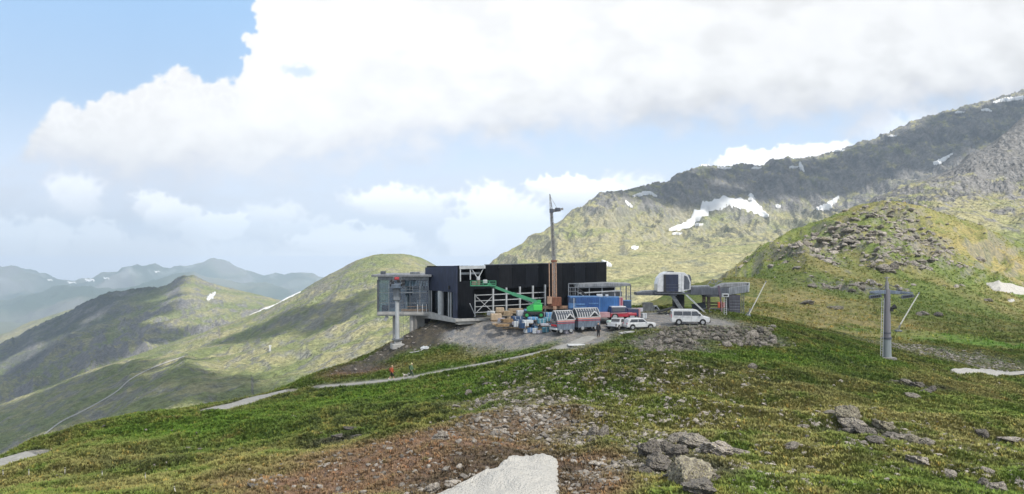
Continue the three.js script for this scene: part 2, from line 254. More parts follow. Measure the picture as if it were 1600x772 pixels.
function height(x, z) {
  let h = tps(x, z); const d = -z;
  const yard = inZone('yard', x, z), crag = inZone('crag', x, z), far = sm(120, 220, d);
  const flat = 1 - 0.92 * yard;
  h += flat * (fbm(x / 15, z / 15, 3) * 0.48 + fbm(x / 4.2, z / 4.2, 3, n2b) * 0.20 + far * (fbm(x / 40, z / 40, 4) * 1.6 + sm(185, 250, d) * (ridged(x / 48 + z / 130, z / 75, 3) - 0.5) * 7 * sm(340, 300, d)));
  h += flat * sm(38, 48, d) * sm(88, 76, d) * (fbm(x / 21 + 3, z / 17, 2) * 0.9 + (ridged(x / 17, z / 13, 2) - 0.5) * 0.55);
  h += flat * 0.10 * (Math.abs(n2a(x / 1.1, z / 1.1)) - 0.4);
  if (crag > 0.01) h += crag * (ridged(x / 11, z / 11, 4) - 0.5) * 3.0;
  const e = inZone('earth', x, z); if (e > 0.01) h += e * (fbm(x / 1.6, z / 1.6, 3) * 0.3);
  if (d < 150) { const [q, y] = toPath(x, z); if (q < 1.6) h = lerp(y + 0.02, h, sm(-0.1, 1.6, q)); }
  return h;
}
// cached on a fine grid for fast queries
const ground = (px, py) => rayHit(px, py, height);
function groundColour(x, z, h, slope) {
  const n1 = fbm(x / 9, z / 9, 4), n2 = fbm(x / 2.6 + 40, z / 2.6, 3, n2b), n4 = n2b(x / 0.55, z / 0.55), d = -z;
  let c = mix3([0.084, 0.122, 0.028], [0.158, 0.158, 0.052], sm(-0.5, 0.6, n1));
  c = mix3(c, [0.036, 0.046, 0.018], sm(0.05, 0.55, n2 + 0.4 * n1) * (0.85 - 0.5 * sm(140, 190, d)));
  c = mix3(c, [0.185, 0.145, 0.066], sm(0.25, 0.8, -n2 + 0.4 * n1) * 0.6);
  if (d > 130) { const l = sm(130, 190, d) * 0.8; c = mix3(c, mix3([0.135, 0.175, 0.055], [0.235, 0.21, 0.095], sm(-0.3, 0.6, fbm(x / 24, z / 50, 4))), l); }
  c = mix3(c, mix3([0.080, 0.145, 0.022], [0.105, 0.215, 0.035], sm(105, 125, d)), inZone('green', x, z) * 0.85 * sm(-0.7, 0.3, n2 + 0.3));
  c = mix3(c, mix3([0.205, 0.180, 0.080], [0.33, 0.27, 0.125], sm(105, 135, d)), inZone('tan', x, z) * 0.75 * sm(-0.9, 0.3, n1 + n2 * 0.5));
  c = mix3(c, [0.050, 0.060, 0.026], inZone('heather', x, z) * 0.7 * sm(-0.5, 0.3, n2));
  c = mix3(c, [0.160, 0.104, 0.072], inZone('dirt', x, z) * sm(-0.75, 0.05, n2 * 0.8 + 0.25));
  c = mix3(c, [0.150, 0.128, 0.098], inZone('stony', x, z) * 0.6 * sm(-0.6, 0.2, n2 + 0.1));
  c = mix3(c, [0.165, 0.160, 0.130], inZone('gravelly', x, z) * 0.7 * sm(-0.7, 0.2, n2));
  c = mix3(c, [0.185, 0.180, 0.165], inZone('crag', x, z) * sm(0.42, 0.62, ridged(x / 6, z / 6, 3)) * 0.85);
  c = mix3(c, [0.100, 0.086, 0.075], inZone('earth', x, z) * 0.92 * sm(-1, 0, n2 + 0.4));
  c = mix3(c, [0.062, 0.050, 0.040], inZone('wet', x, z) * 0.8);
  c = mix3(c, [0.045, 0.043, 0.036], inZone('crevice', x, z) * 0.9);
  c = mix3(c, [0.12, 0.118, 0.105], inZone('pile', x, z) * 0.6);
  c = mix3(c, [0.270, 0.262, 0.255], inZone('scree', x, z) * 0.95);
  c = mix3(c, [0.25, 0.238, 0.228], inZone('yard', x, z) * sm(-0.9, 0.2, n2 + 0.5));
  if (d > 130) c = mix3(c, [0.19, 0.18, 0.16], sm(0.55, 0.85, slope + 0.25 * n2) * 0.6);
  const q = d < 150 ? toPath(x, z)[0] : 9; if (q < 1) c = mix3([0.26, 0.245, 0.22], c, sm(-0.1, 0.75, q + 0.25 * n2));
  const s = 1.13 * (1 + 0.12 * n4 + 0.10 * n2); return [c[0] * s, c[1] * s, c[2] * s];
}
function gridMesh(cols, rows, at, colour, rep) {   // at(i, j) -> Vector3
  const N = cols * rows, pos = new Float32Array(N * 3), uv = new Float32Array(N * 2), idx = new Uint32Array((cols - 1) * (rows - 1) * 6);
  for (let j = 0; j < rows; j++) for (let i = 0; i < cols; i++) { const k = j * cols + i, p = at(i, j); pos[k * 3] = p.x; pos[k * 3 + 1] = p.y; pos[k * 3 + 2] = p.z; uv[k * 2] = p.x; uv[k * 2 + 1] = p.z; }
  let o = 0; for (let j = 0; j + 1 < rows; j++) for (let i = 0; i + 1 < cols; i++) { const a = j * cols + i, b = a + 1, c = a + cols, d = c + 1; idx[o++] = a; idx[o++] = b; idx[o++] = c; idx[o++] = b; idx[o++] = d; idx[o++] = c; }
  const g = new THREE.BufferGeometry(); g.setAttribute('position', new THREE.BufferAttribute(pos, 3)); g.setAttribute('uv', new THREE.BufferAttribute(uv, 2)); g.setIndex(new THREE.BufferAttribute(idx, 1)); g.computeVertexNormals();
  const n = g.attributes.normal.array, col = new Float32Array(N * 3);
  for (let k = 0; k < N; k++) { const c = colour(pos[k * 3], pos[k * 3 + 1], pos[k * 3 + 2], 1 - Math.abs(n[k * 3 + 1]), k % cols, Math.floor(k / cols)); col[k * 3] = Math.max(0, c[0]); col[k * 3 + 1] = Math.max(0, c[1]); col[k * 3 + 2] = Math.max(0, c[2]); }
  g.setAttribute('color', new THREE.BufferAttribute(col, 3)); return g;
}
{
  const cols = 800, rows = 640, d0 = 19, ratio = Math.log(430 / d0);
  const g = gridMesh(cols, rows, (i, j) => { const d = d0 * Math.exp(ratio * j / (rows - 1)), px = -300 + 2250 * i / (cols - 1), x = (px - CX) / F * d; return V(x, height(x, -d), -d); }, (x, y, z, s) => groundColour(x, z, y, s * 3));
  const m = mat('pasture', [1.4, 1.4, 1.4], 0.95, 0, { vertexColors: true, map: T.grass, bumpMap: T.rough, bumpScale: 0.12, specularIntensity: 0.2 });
  struct('ground', g, m, 'alpine pasture hill with grass, heather, bare earth and a gravel yard');
}
// footpaths: ribbons of pale gravel lying on the ground
const gravelMat = mat('path_gravel', [0.40, 0.385, 0.355], 0.95, 0, { map: T.grain, bumpMap: T.rough, bumpScale: 0.03 });
PATHS.forEach(({ w, p }, k) => {
  const c = new THREE.CatmullRomCurve3(p), n = 90, pos = [], uv = [], idx = [];
  for (let i = 0; i <= n; i++) {
    const a = c.getPoint(i / n), t = c.getTangent(i / n), s = V(-t.z, 0, t.x).normalize(), e = w / 2 * (1 + 0.15 * n2a(i * 0.4, k * 9));
    for (let u = -2; u <= 2; u++) { const q = a.clone().addScaledVector(s, e * u / 2); pos.push(q.x, Math.max(height(q.x, q.z), a.y - 0.1) + 0.09 - 0.035 * Math.abs(u), q.z); uv.push(q.x, q.z); }
    if (i) for (let u = 0; u < 4; u++) { const b = (i - 1) * 5 + u; idx.push(b, b + 1, b + 5, b + 1, b + 6, b + 5); }
  }
  const g = new THREE.BufferGeometry(); g.setAttribute('position', new THREE.Float32BufferAttribute(pos, 3)); g.setAttribute('uv', new THREE.Float32BufferAttribute(uv, 2)); g.setIndex(idx); g.computeVertexNormals();
  struct('path', g, gravelMat, ['pale gravel footpath climbing past the two hikers to the yard', 'short gravel track along the ridge edge left of the hikers', 'gravel track at the left edge of the ridge'][k]);
});

// ---------------------------------------------------------------- far hills and mountains: surfaces through survey lines
function hill(name, label, lines, o) {
  // lines, near to far: lists of [px, py, distance]; the last is the crest, behind which the hill falls away
  const L = lines.map((l) => ({ y: curve(l.map((q) => [q[0], q[1]])), d: curve(l.map((q) => [q[0], q[2]])) }));
  const [x0, x1] = o.span, cols = o.cols, rows = o.rows, back = 14;
  const prof = (px) => {   // distance and height stations of one column
    const st = L.map((l) => { const d = l.d(px); return [d, -(l.y(px) - HY) / F * d]; }), e = st[st.length - 1];
    return curve([...st, [e[0] * 1.08, e[1] - e[0] * 0.02], [e[0] * 1.4, e[1] - e[0] * (o.drop ?? 0.12)]]);
  };
  const first = (px) => L[0].d(px), last = (px) => L[L.length - 1].d(px);
  const at = (px, t) => {   // t: 0 foot .. 1 crest .. beyond 1 the far side
    const f = prof(px), a = first(px), b = last(px), d = t <= 1 ? a * Math.pow(b / a, t) : b * (1 + 0.4 * (t - 1));
    const x = (px - CX) / F * d; let y = f(d);
    y += o.rough(x, -d, t, px); return V(x, y, -d);
  };
  const cache = []; const grid = (i, j) => { const k = j * cols + i; return cache[k] ??= at(x0 + (x1 - x0) * i / (cols - 1), j < rows ? j / (rows - 1) : 1 + (j - rows + 1) / back); };
  const R = rows + back, g = gridMesh(cols, R, grid, (x, y, z, s, i, j) => o.colour(x, y, z, s));
  const m = mat(name + '_turf', [1.6, 1.6, 1.6], 0.95, 0, { vertexColors: true, map: T.far, bumpMap: T.farBump, bumpScale: o.bump ?? 5, specularIntensity: 0.15 });
  struct(name, g, m, label);
  const find = (px, py) => { let a = 0, b = 1; for (let i = 0; i <= 240; i++) { const t = i / 240, p = at(px, t), q = HY - F * p.y / -p.z; if (q <= py) { b = t; break; } a = t; } for (let i = 0; i < 14; i++) { const t = (a + b) / 2, p = at(px, t), q = HY - F * p.y / -p.z; if (q <= py) b = t; else a = t; } return at(px, b); };
  // snow lying in patches: outlines drawn in a local plane round points found on the hill
  const snow = (label2, pts, wide, depth, lift, group) => {
    // pts: centre line as pixels; wide: half-width in pixels along the line
    const c = pts.map((q) => q.slice()), n = 40, S = 7, pos = [], uv = [], idx = [];
    const X = curve(c.map((q, i) => [i / (c.length - 1), q[0]])), Y = curve(c.map((q, i) => [i / (c.length - 1), q[1]])), Wd = curve(c.map((q, i) => [i / (c.length - 1), q[2]]));
    for (let i = 0; i <= n; i++) {
      const t = i / n, x = X(t), y = Y(t), dx = X(Math.min(1, t + 0.01)) - X(Math.max(0, t - 0.01)), dy = Y(Math.min(1, t + 0.01)) - Y(Math.max(0, t - 0.01)), l = Math.hypot(dx, dy) || 1;
      const e = Wd(t) * (i === 0 || i === n ? 0.1 : 1), ea = e * (1 + 0.5 * n2a(i * 0.33, c[0][0]) + 0.3 * n2b(i * 0.9, c[0][1])), eb = e * (1 + 0.5 * n2b(i * 0.33, c[0][0]) + 0.3 * n2a(i * 0.9, c[0][1]));
      for (let u = 0; u < S; u++) { const v = u / (S - 1) * 2 - 1, w = v < 0 ? ea * v : eb * v, p = find(x - dy / l * w, y + dx / l * w); p.y += lift * (1 - 0.9 * v * v); pos.push(p.x, p.y, p.z); uv.push(p.x, p.z); }
      if (i) for (let u = 0; u < S - 1; u++) { const b = (i - 1) * S + u; idx.push(b, b + S, b + 1, b + 1, b + S, b + S + 1); }
    }
    const sg = new THREE.BufferGeometry(); sg.setAttribute('position', new THREE.Float32BufferAttribute(pos, 3)); sg.setAttribute('uv', new THREE.Float32BufferAttribute(uv, 2)); sg.setIndex(idx); sg.computeVertexNormals();
    const s = obj('snow_patch', sg, freshSnow); tag(s, label2, 'snow patch', group); return s;
  };
  return { at, find, snow };
}
const snowMat = mat('old_snow', [0.47, 0.47, 0.465], 0.85, 0, { map: texture(512, (u, v) => { const a = tile(u, v, 6, 4), b = tile(u, v, 40, 3, n2b), s = 0.90 + 0.06 * a + 0.05 * b - 0.16 * sm(0.25, 0.6, b + a * 0.5); return [s, s * 0.985, s * 0.96]; }, true, 1 / 6), bumpMap: T.rough, bumpScale: 0.10, side: THREE.DoubleSide });
const freshSnow = mat('bright_snow', [0.80, 0.81, 0.82], 0.85, 0, { map: T.grain, side: THREE.DoubleSide });
const grassFar = [0.160, 0.185, 0.075], grassDry = [0.275, 0.255, 0.140], rockFar = [0.165, 0.160, 0.155], heathFar = [0.075, 0.100, 0.045];
const turf = (x, z, f, rock, slope, dry = 0) => {
  const a = fbm(x / f, z / f, 5), b = fbm(x / f * 4 + 7, z / f * 4, 4, n2b);
  let c = mix3(grassFar, grassDry, sm(-0.5, 0.6, a + dry)); c = mix3(c, heathFar, sm(0.05, 0.6, b) * 0.6);
  c = mix3(c, rockFar, clamp(rock * sm(0.0, 0.5, b * 0.6 + slope * 1.6 - 0.15 + a * 0.3))); const s = 1 + 0.15 * b; return [c[0] * s, c[1] * s, c[2] * s];
};
const greenHill = hill('hillside', 'long green hillside behind the station, its crest falling to the left', [
  [[-350, 790, 520], [0, 740, 520], [200, 690, 500], [400, 650, 470], [600, 600, 450], [900, 560, 430]],
  [[-350, 770, 800], [0, 695, 800], [100, 660, 820], [200, 618, 830], [260, 590, 840], [300, 572, 860], [360, 578, 860], [450, 565, 850], [560, 530, 850], [680, 500, 860], [900, 500, 860]],
  [[-350, 745, 1150], [0, 655, 1150], [100, 615, 1160], [200, 578, 1150], [280, 560, 1150], [350, 545, 1150], [450, 510, 1150], [540, 470, 1150], [600, 455, 1160], [680, 460, 1180], [900, 490, 1180]],
  [[-350, 725, 1450], [0, 632, 1450], [120, 588, 1480], [230, 550, 1500], [330, 514, 1540], [395, 490, 1560], [470, 455, 1600], [520, 426, 1620], [560, 406, 1640], [585, 399, 1640], [610, 397.5, 1640], [640, 399, 1640], [660, 405, 1640], [685, 418, 1640], [760, 452, 1620], [900, 486, 1600]],
], { span: [-380, 900], cols: 640, rows: 190, drop: 0.16, rough: (x, z, t) => (fbm(x / 150, z / 190, 4) * 9 + (ridged(x / 110, z / 260, 3) - 0.5) * 8) * (0.35 + 0.65 * sm(1.02, 0.8, t)),
  colour: (x, y, z, s) => turf(x, z, 140, 0.75, s * 2.2, -0.05) });
const hump = hill('ridge', 'rocky hump-backed ridge across the valley on the left', [
  [[-350, 760, 1250], [0, 700, 1250], [300, 640, 1250], [700, 600, 1250]],
  [[-350, 690, 1800], [0, 610, 1800], [150, 560, 1800], [300, 530, 1800], [420, 520, 1800], [700, 540, 1800]],
  [[-350, 640, 2300], [0, 560, 2300], [100, 525, 2300], [200, 500, 2300], [300, 480, 2300], [420, 485, 2300], [700, 520, 2300]],
  [[-350, 640, 2700], [-150, 585, 2700], [0, 537, 2750], [60, 508, 2780], [110, 486, 2800], [168, 457, 2820], [200, 453, 2820], [262, 444, 2850], [282, 433, 2870], [300, 430, 2870], [318, 437, 2870], [345, 447, 2850], [400, 459, 2820], [440, 470, 2800], [520, 490, 2800], [700, 520, 2800]],
], { span: [-380, 700], cols: 520, rows: 150, drop: 0.2, rough: (x, z, t) => (fbm(x / 260, z / 260, 5) * 16 + (ridged(x / 260, z / 420, 4) - 0.5) * 40 * sm(1.1, 0.55, t)) * (0.4 + 0.6 * sm(1.02, 0.75, t)) + sm(0.8, 1, t) * (ridged(x / 70, z / 130, 4) - 0.5) * 16 * sm(-900, -1250, x),
  colour: (x, y, z, s) => { const k = sm(-1130, -1330, x + 90 * fbm(x / 200, z / 200, 3)); return mix3(turf(x, z, 260, 1.0 + k, s * 2.4, 0.0), mix3([0.07, 0.085, 0.075], [0.17, 0.17, 0.17], sm(-0.1, 0.5, fbm(x / 90, z / 200, 5))), k * 0.75 * sm(-450, -200, y)); } });
hill('foothill', 'low sunlit ridge behind the hump on the far left', [
  [[-350, 640, 3300], [0, 580, 3300], [300, 560, 3300]],
  [[-350, 585, 4200], [-100, 548, 4200], [0, 522, 4200], [50, 503, 4200], [92, 489, 4200], [150, 478, 4200], [300, 490, 4200]],
], { span: [-380, 300], cols: 160, rows: 40, drop: 0.1, rough: (x, z, t) => fbm(x / 400, z / 400, 5) * 40 * (0.4 + 0.6 * sm(1.02, 0.7, t)), colour: (x, y, z, s) => turf(x, z, 400, 0.5, s * 2, 0.25) });
const wooded = (x, z, s) => { const a = fbm(x / 1500, z / 1500, 5); return mix3(mix3([0.07, 0.095, 0.075], [0.15, 0.16, 0.125], sm(-0.3, 0.5, a)), [0.13, 0.135, 0.14], 0.6 * sm(0.3, 0.7, s * 2 + a)); };
hill('distant_mountains', 'nearer chain of hazy blue mountains on the left horizon', [
  [[-500, 640, 5200], [0, 600, 5200], [900, 560, 5200]],
  [[-500, 479, 7600], [-200, 464, 7600], [0, 471, 7600], [60, 457, 7600], [120, 445, 7600], [170, 449, 7600], [230, 439, 7600], [292, 427, 7600], [330, 435, 7600], [380, 443, 7600], [440, 447, 7600], [468, 461, 7600], [540, 471, 7600], [700, 477, 7600], [900, 479, 7600]],
], { span: [-520, 900], cols: 360, rows: 60, drop: 0.06, bump: 1, rough: (x, z, t) => ((ridged(x / 1800, z / 2600, 4) - 0.5) * 200 + fbm(x / 600, z / 900, 3) * 30) * (0.25 + 0.75 * sm(1.05, 0.6, t)) + (ridged(x / 420, z / 900, 4) - 0.5) * 45 * sm(0.5, 1, t), colour: (x, y, z, s) => wooded(x, z, s) });
const farChain = hill('distant_mountains', 'farthest pale mountain chain with snow near its tops', [
  [[-700, 560, 8200], [0, 540, 8200], [1000, 520, 8200]],
  [[-700, 452, 10400], [-200, 427, 10400], [0, 420, 10400], [60, 424, 10400], [110, 436, 10400], [160, 424, 10400], [225, 414, 10400], [270, 420, 10400], [340, 410, 10400], [400, 428, 10400], [470, 424, 10400], [560, 436, 10400], [640, 428, 10400], [720, 438, 10400], [1000, 452, 10400]],
], { span: [-720, 1000], cols: 360, rows: 60, drop: 0.04, bump: 1, rough: (x, z, t) => (ridged(x / 2600, z / 3600, 4) - 0.5) * 420 * (0.3 + 0.7 * sm(1.05, 0.6, t)) + (ridged(x / 620, z / 1300, 4) - 0.5) * 80 * sm(0.5, 1, t), colour: (x, y, z, s) => mix3(wooded(x, z, s), [0.7, 0.72, 0.75], sm(0.55, 0.8, ridged(x / 900, z / 900, 3)) * sm(-500, -100, y) * 0.2) });
const massif = hill('mountain', 'big rocky mountain with a snowy cirque behind the station', [
  [[680, 620, 560], [760, 530, 560], [1000, 490, 560], [1200, 470, 560], [1400, 460, 560], [1600, 450, 560], [1950, 450, 560]],
  [[680, 560, 1000], [735, 470, 1000], [760, 445, 1000], [850, 428, 1000], [950, 415, 1000], [1100, 405, 1000], [1250, 392, 1000], [1400, 370, 1000], [1600, 330, 1000], [1950, 300, 1000]],
  [[680, 520, 1350], [735, 445, 1350], [760, 428, 1350], [850, 390, 1380], [930, 358, 1450], [1000, 352, 1550], [1060, 352, 1650], [1130, 341, 1720], [1200, 340, 1720], [1300, 330, 1720], [1400, 300, 1700], [1600, 240, 1700], [1950, 170, 1700]],
  [[680, 490, 1440], [735, 430, 1460], [760, 414, 1480], [800, 388, 1540], [860, 352, 1660], [905, 325, 1760], [935, 304, 1850], [965, 299, 1900], [1000, 292, 1960], [1040, 285, 2000], [1060, 272, 2020], [1100, 260, 2060], [1132, 263, 2080], [1160, 258, 2090], [1192, 258, 2100], [1210, 250, 2110], [1250, 247, 2140], [1300, 240, 2160], [1330, 228, 2180], [1372, 217, 2200], [1410, 200, 2230], [1440, 188, 2250], [1480, 177, 2270], [1540, 162, 2300], [1600, 146, 2330], [1750, 110, 2350], [1950, 80, 2350]],
], { bump: 3.2, span: [690, 1960], cols: 680, rows: 230, drop: 0.2, rough: (x, z, t, px) => (fbm(x / 150, z / 150, 5) * 9 + (ridged(x / 150, z / 420, 5) - 0.5) * 44 * sm(0.45, 0.9, t)) * (0.24 + 0.76 * sm(1.03, 0.8, t)) + sm(0.7, 1, t) * (ridged(x / 38, z / 90, 4) - 0.5) * 13 * sm(800, 980, px),
  colour: (x, y, z, s) => { const q = sm(60, 190, y + 40 * fbm(x / 200, z / 200, 3)); return mix3(turf(x, z, 190, 0.5 + q, s * 2, 0.4), mix3([0.085, 0.09, 0.095], [0.17, 0.165, 0.16], sm(-0.3, 0.5, fbm(x / 30, z / 90, 4))), q * 0.85 * sm(-0.5, 0.3, fbm(x / 60, z / 60, 4))); } });
const shoulder = hill('slope', 'sunlit yellow green mountain slope at the right edge', [
  [[1150, 470, 430], [1300, 450, 430], [1450, 430, 430], [1600, 440, 430], [1950, 450, 430]],
  [[1150, 440, 700], [1300, 400, 700], [1400, 352, 700], [1500, 338, 700], [1600, 345, 700], [1750, 330, 700], [1950, 330, 700]],
  [[1150, 430, 900], [1300, 372, 900], [1400, 322, 920], [1440, 308, 930], [1500, 305, 930], [1600, 296, 940], [1750, 270, 940], [1950, 250, 940]],
  [[1150, 425, 1080], [1300, 350, 1100], [1370, 312, 1120], [1420, 288, 1140], [1455, 278, 1150], [1490, 264, 1160], [1515, 244, 1170], [1550, 226, 1180], [1575, 204, 1190], [1600, 186, 1200], [1680, 150, 1220], [1950, 90, 1230]],
], { span: [1150, 1960], cols: 420, rows: 150, drop: 0.25, rough: (x, z, t) => (fbm(x / 110, z / 110, 5) * 8 + (ridged(x / 110, z / 220, 4) - 0.5) * 18 * sm(0.3, 0.9, t)) * (0.3 + 0.7 * sm(1.03, 0.8, t)),
  colour: (x, y, z, s) => turf(x, z, 130, 1.0, s * 2 + sm(40, 160, y) * 0.4, 0.35) });
{ // valley floor out to the horizon
  const g = gridMesh(60, 60, (i, j) => { const x = -8500 + 17000 * i / 59, z = 1500 - 12500 * j / 59; return V(x, -560 + fbm(x / 6000, z / 6000, 3) * 60, z); }, (x, y, z) => mix3([0.08, 0.1, 0.05], [0.15, 0.14, 0.08], 0.5 + 0.5 * fbm(x / 3000, z / 3000, 4)));
  struct('valley', g, mat('valley_turf', [1, 1, 1], 0.95, 0, { vertexColors: true }), 'wide green valley floor far below');
}
// clouds overhead, above the frame, whose shadows lie on the slopes
function cloudOver(target, size, alt, seed, m0 = cloudMat, count = 26) {
  const r = rng(seed), c = target.clone().addScaledVector(SUN, (alt - target.y) / SUN.y), parts = [];
  for (let i = 0; i < count; i++) { const a = r() * 6.283, q = Math.sqrt(r()), s = size[0] * (0.16 + 0.2 * r()) * (1.15 - 0.5 * q), g = new THREE.IcosahedronGeometry(s, 2); g.scale(1.25, 0.5, 1.1); g.translate(Math.cos(a) * q * size[0] * 0.85, r() * s * 0.5, Math.sin(a) * q * size[1] * 0.85); parts.push(g); }
  const m = obj('cloud', parts, m0); m.position.copy(c); m.userData.kind = 'stuff'; m.userData.label = 'cloud drifting above the slopes'; return m;
}
const cloudMat = mat('cloud_vapour', [0.95, 0.95, 0.95], 1, 0, { transparent: true, opacity: 0.75, specularIntensity: 0 });
const thinCloud = mat('thin_cloud_vapour', [0.95, 0.95, 0.95], 1, 0, { transparent: true, opacity: 0.11, specularIntensity: 0 });
cloudOver(V(-10, -10, -75), [225, 215], 1100, 3, thinCloud, 30);
[[1010, 296, 150], [1090, 285, 160], [1190, 278, 170], [1290, 268, 180], [1390, 245, 180], [1480, 215, 190], [1560, 190, 200], [1640, 170, 200]].forEach(([a, b, s], i) => cloudOver(massif.find(a, b), [s, s * 1.1], 1200, 20 + i));
[[-30, 560, 260], [20, 540, 270], [85, 510, 270], [140, 480, 230], [185, 464, 190], [225, 455, 150], [252, 448, 100], [30, 590, 300], [110, 545, 240], [190, 505, 160], [-30, 640, 300], [215, 480, 140], [240, 525, 90]].forEach(([a, b, s], i) => cloudOver(hump.find(a, b), [s, s], 1000, 40 + i));
[[0, 648, 150], [60, 626, 140], [115, 606, 110], [165, 594, 70], [30, 680, 150], [90, 640, 150], [150, 622, 110], [60, 660, 160], [200, 610, 60], [130, 660, 120], [300, 594, 66], [338, 604, 70], [272, 616, 62], [330, 622, 60], [415, 507, 62], [455, 494, 72], [500, 490, 80], [525, 498, 60], [375, 526, 46]].forEach(([a, b, s], i) => cloudOver(greenHill.find(a, b), [s, s * 1.2], 800, 60 + i));
// ---------------------------------------------------------------- what lies on the ground: grass, stones, boulders, old snow
const onGround = (x, z) => V(x, height(x, z), z);
const SNOW = [
  [[640, 800], [690, 771], [722, 756], [760, 741], [780, 727], [795, 716], [812, 711], [840, 712], [866, 716], [872, 722], [873, 745], [874, 800], [760, 830]],
  [[1481, 580], [1510, 578.5], [1545, 579.5], [1580, 581.5], [1640, 584], [1640, 589], [1590, 588], [1540, 587], [1500, 586]],
  [[1541, 442], [1560, 440], [1580, 444], [1604, 451], [1606, 458], [1585, 459], [1565, 456], [1548, 450]],
  [[1572, 469], [1580, 467], [1586, 470], [1580, 473]],
];
const snowWorld = SNOW.map((o) => o.map(([a, b]) => ground(a, b)));
const onSnow = (x, z) => snowWorld.some((o) => { let c = false; for (let i = 0, j = o.length - 1; i < o.length; j = i++) if ((o[i].z > z) !== (o[j].z > z) && x < (o[j].x - o[i].x) * (z - o[i].z) / (o[j].z - o[i].z) + o[i].x) c = !c; return c; });
const ordinal = (i, n) => i === 0 ? 'leftmost' : i === n - 1 ? 'rightmost' : ['', 'second', 'third', 'fourth', 'fifth', 'sixth', 'seventh', 'eighth', 'ninth', 'tenth', 'eleventh', 'twelfth', 'thirteenth', 'fourteenth', 'fifteenth', 'sixteenth'][i];
{
  // grass: bent blades in tufts, many thousands, nobody could count them
  const r = rng(5), blades = [];
  for (let i = 0; i < 11; i++) {
    const a = r() * 6.283, o = 0.03 + 0.14 * Math.sqrt(r()), h = 0.10 + 0.15 * r(), lean = 0.05 + 0.12 * r(), w = 0.022 + 0.018 * r(), b = a + (r() - 0.5);
    const bx = Math.cos(a) * o, bz = Math.sin(a) * o, tx = Math.cos(b) * lean, tz = Math.sin(b) * lean, sx = -Math.sin(b) * w, sz = Math.cos(b) * w;
    const g = new THREE.BufferGeometry();
    g.setAttribute('position', new THREE.Float32BufferAttribute([bx - sx, -0.04, bz - sz, bx + sx, -0.04, bz + sz, bx + tx * 0.45 - sx * 0.8, h * 0.62, bz + tz * 0.45 - sz * 0.8, bx + tx * 0.45 + sx * 0.8, h * 0.62, bz + tz * 0.45 + sz * 0.8, bx + tx, h, bz + tz], 3));
    g.setIndex([0, 1, 2, 1, 3, 2, 2, 3, 4]); g.computeVertexNormals(); blades.push(g);
  }
  const tuft = mergeGeometries(blades), N = 330000, m = mat('grass_blade', [1.25, 1.26, 1.12], 0.9, 0, { side: THREE.DoubleSide, specularIntensity: 0.2 });
  const inst = new THREE.InstancedMesh(tuft, m, N), M = new THREE.Matrix4(), c = new THREE.Color(), up = V(0, 1, 0); let k = 0;
  for (let tries = 0; k < N && tries < N * 4; tries++) {
    const d = 36 * Math.pow(r() < 0.72 ? 128 / 36 : 330 / 36, r()), px = -70 + 1740 * r(), x = (px - CX) / F * d, z = -d;
    if (d > 128 && px < 1130) continue;
    const bare = Math.max(inZone('yard', x, z), inZone('scree', x, z), 0.97 * inZone('earth', x, z), 0.8 * inZone('dirt', x, z), 0.7 * inZone('stony', x, z), 0.6 * inZone('gravelly', x, z), 0.8 * inZone('pile', x, z));
    if (r() < bare * 1.05 || onSnow(x, z)) continue;
    if (d > 120 && r() < 0.75 * Math.max(inZone('tan', x, z), inZone('green', x, z))) continue;
    const cl = fbm(x / 3, z / 3, 3, n2b); if (r() > 0.62 + 0.7 * cl) continue;
    if (d < 150 && toPath(x, z)[0] < 0.45) continue;
    const y = height(x, z), q = groundColour(x, z, y, 0), s = (0.75 + 0.8 * r() * r()) * (d > 128 ? 1.7 : 1) * (1 - 0.35 * bare), f = 0.82 + 0.32 * r(), yel = r();
    M.compose(V(x, y, z), new THREE.Quaternion().setFromAxisAngle(up, r() * 6.283), V(s * 1.15, s * (0.65 + 0.6 * r()), s * 1.15));
    inst.setMatrixAt(k, M); c.setRGB(clamp(q[0] * f * (yel > 0.94 ? 1.5 : 1)), clamp(q[1] * f * (yel > 0.94 ? 1.22 : 1.02)), clamp(q[2] * f)); inst.setColorAt(k++, c);
  }
  inst.count = k; inst.name = 'grass'; inst.userData = { kind: 'stuff', label: 'short alpine grass and herbs covering the hill' }; inst.castShadow = inst.receiveShadow = true; scene.add(inst);
}
// an angular rock: a ball cut by random planes and roughened
function rockGeo(seed, detail = 3, flat = 0.7, strata = 0) {
  const r = rng(seed), g = new THREE.IcosahedronGeometry(1, detail), p = g.attributes.position, planes = [];
  for (let i = 0; i < 13; i++) { const n = V(r() - 0.5, (r() - 0.5) * 0.9, r() - 0.5).normalize(); planes.push([n, 0.50 + 0.36 * r()]); }
  const v = V(0, 0, 0), o = r() * 50;
  for (let i = 0; i < p.count; i++) {
    v.fromBufferAttribute(p, i);
    for (const [n, d] of planes) { const k = v.dot(n); if (k > d) v.addScaledVector(n, (d - k) * 0.94); }
    const q = 1 + 0.10 * n3(v.x * 1.7 + o, v.y * 1.7, v.z * 1.7) + (detail > 3 ? 0.10 * (0.35 - Math.abs(n3(v.x * 3.2 + o, v.y * 4.5, v.z * 3.2))) + 0.07 * (0.35 - Math.abs(n3(v.x * 7, v.y * 9 + o, v.z * 7))) + 0.03 * n3(v.x * 15, v.y * 15 + o, v.z * 15) : 0.04 * n3(v.x * 5 + o, v.y * 5, v.z * 5));
    const l = strata ? 1 + strata * Math.sign(Math.sin(v.y * 13 + v.x * 3 + o)) * 0.05 : 1;
    p.setXYZ(i, v.x * q * l, v.y * q * flat, v.z * q * l);
  }
  g.computeVertexNormals(); return uvm(g);
}
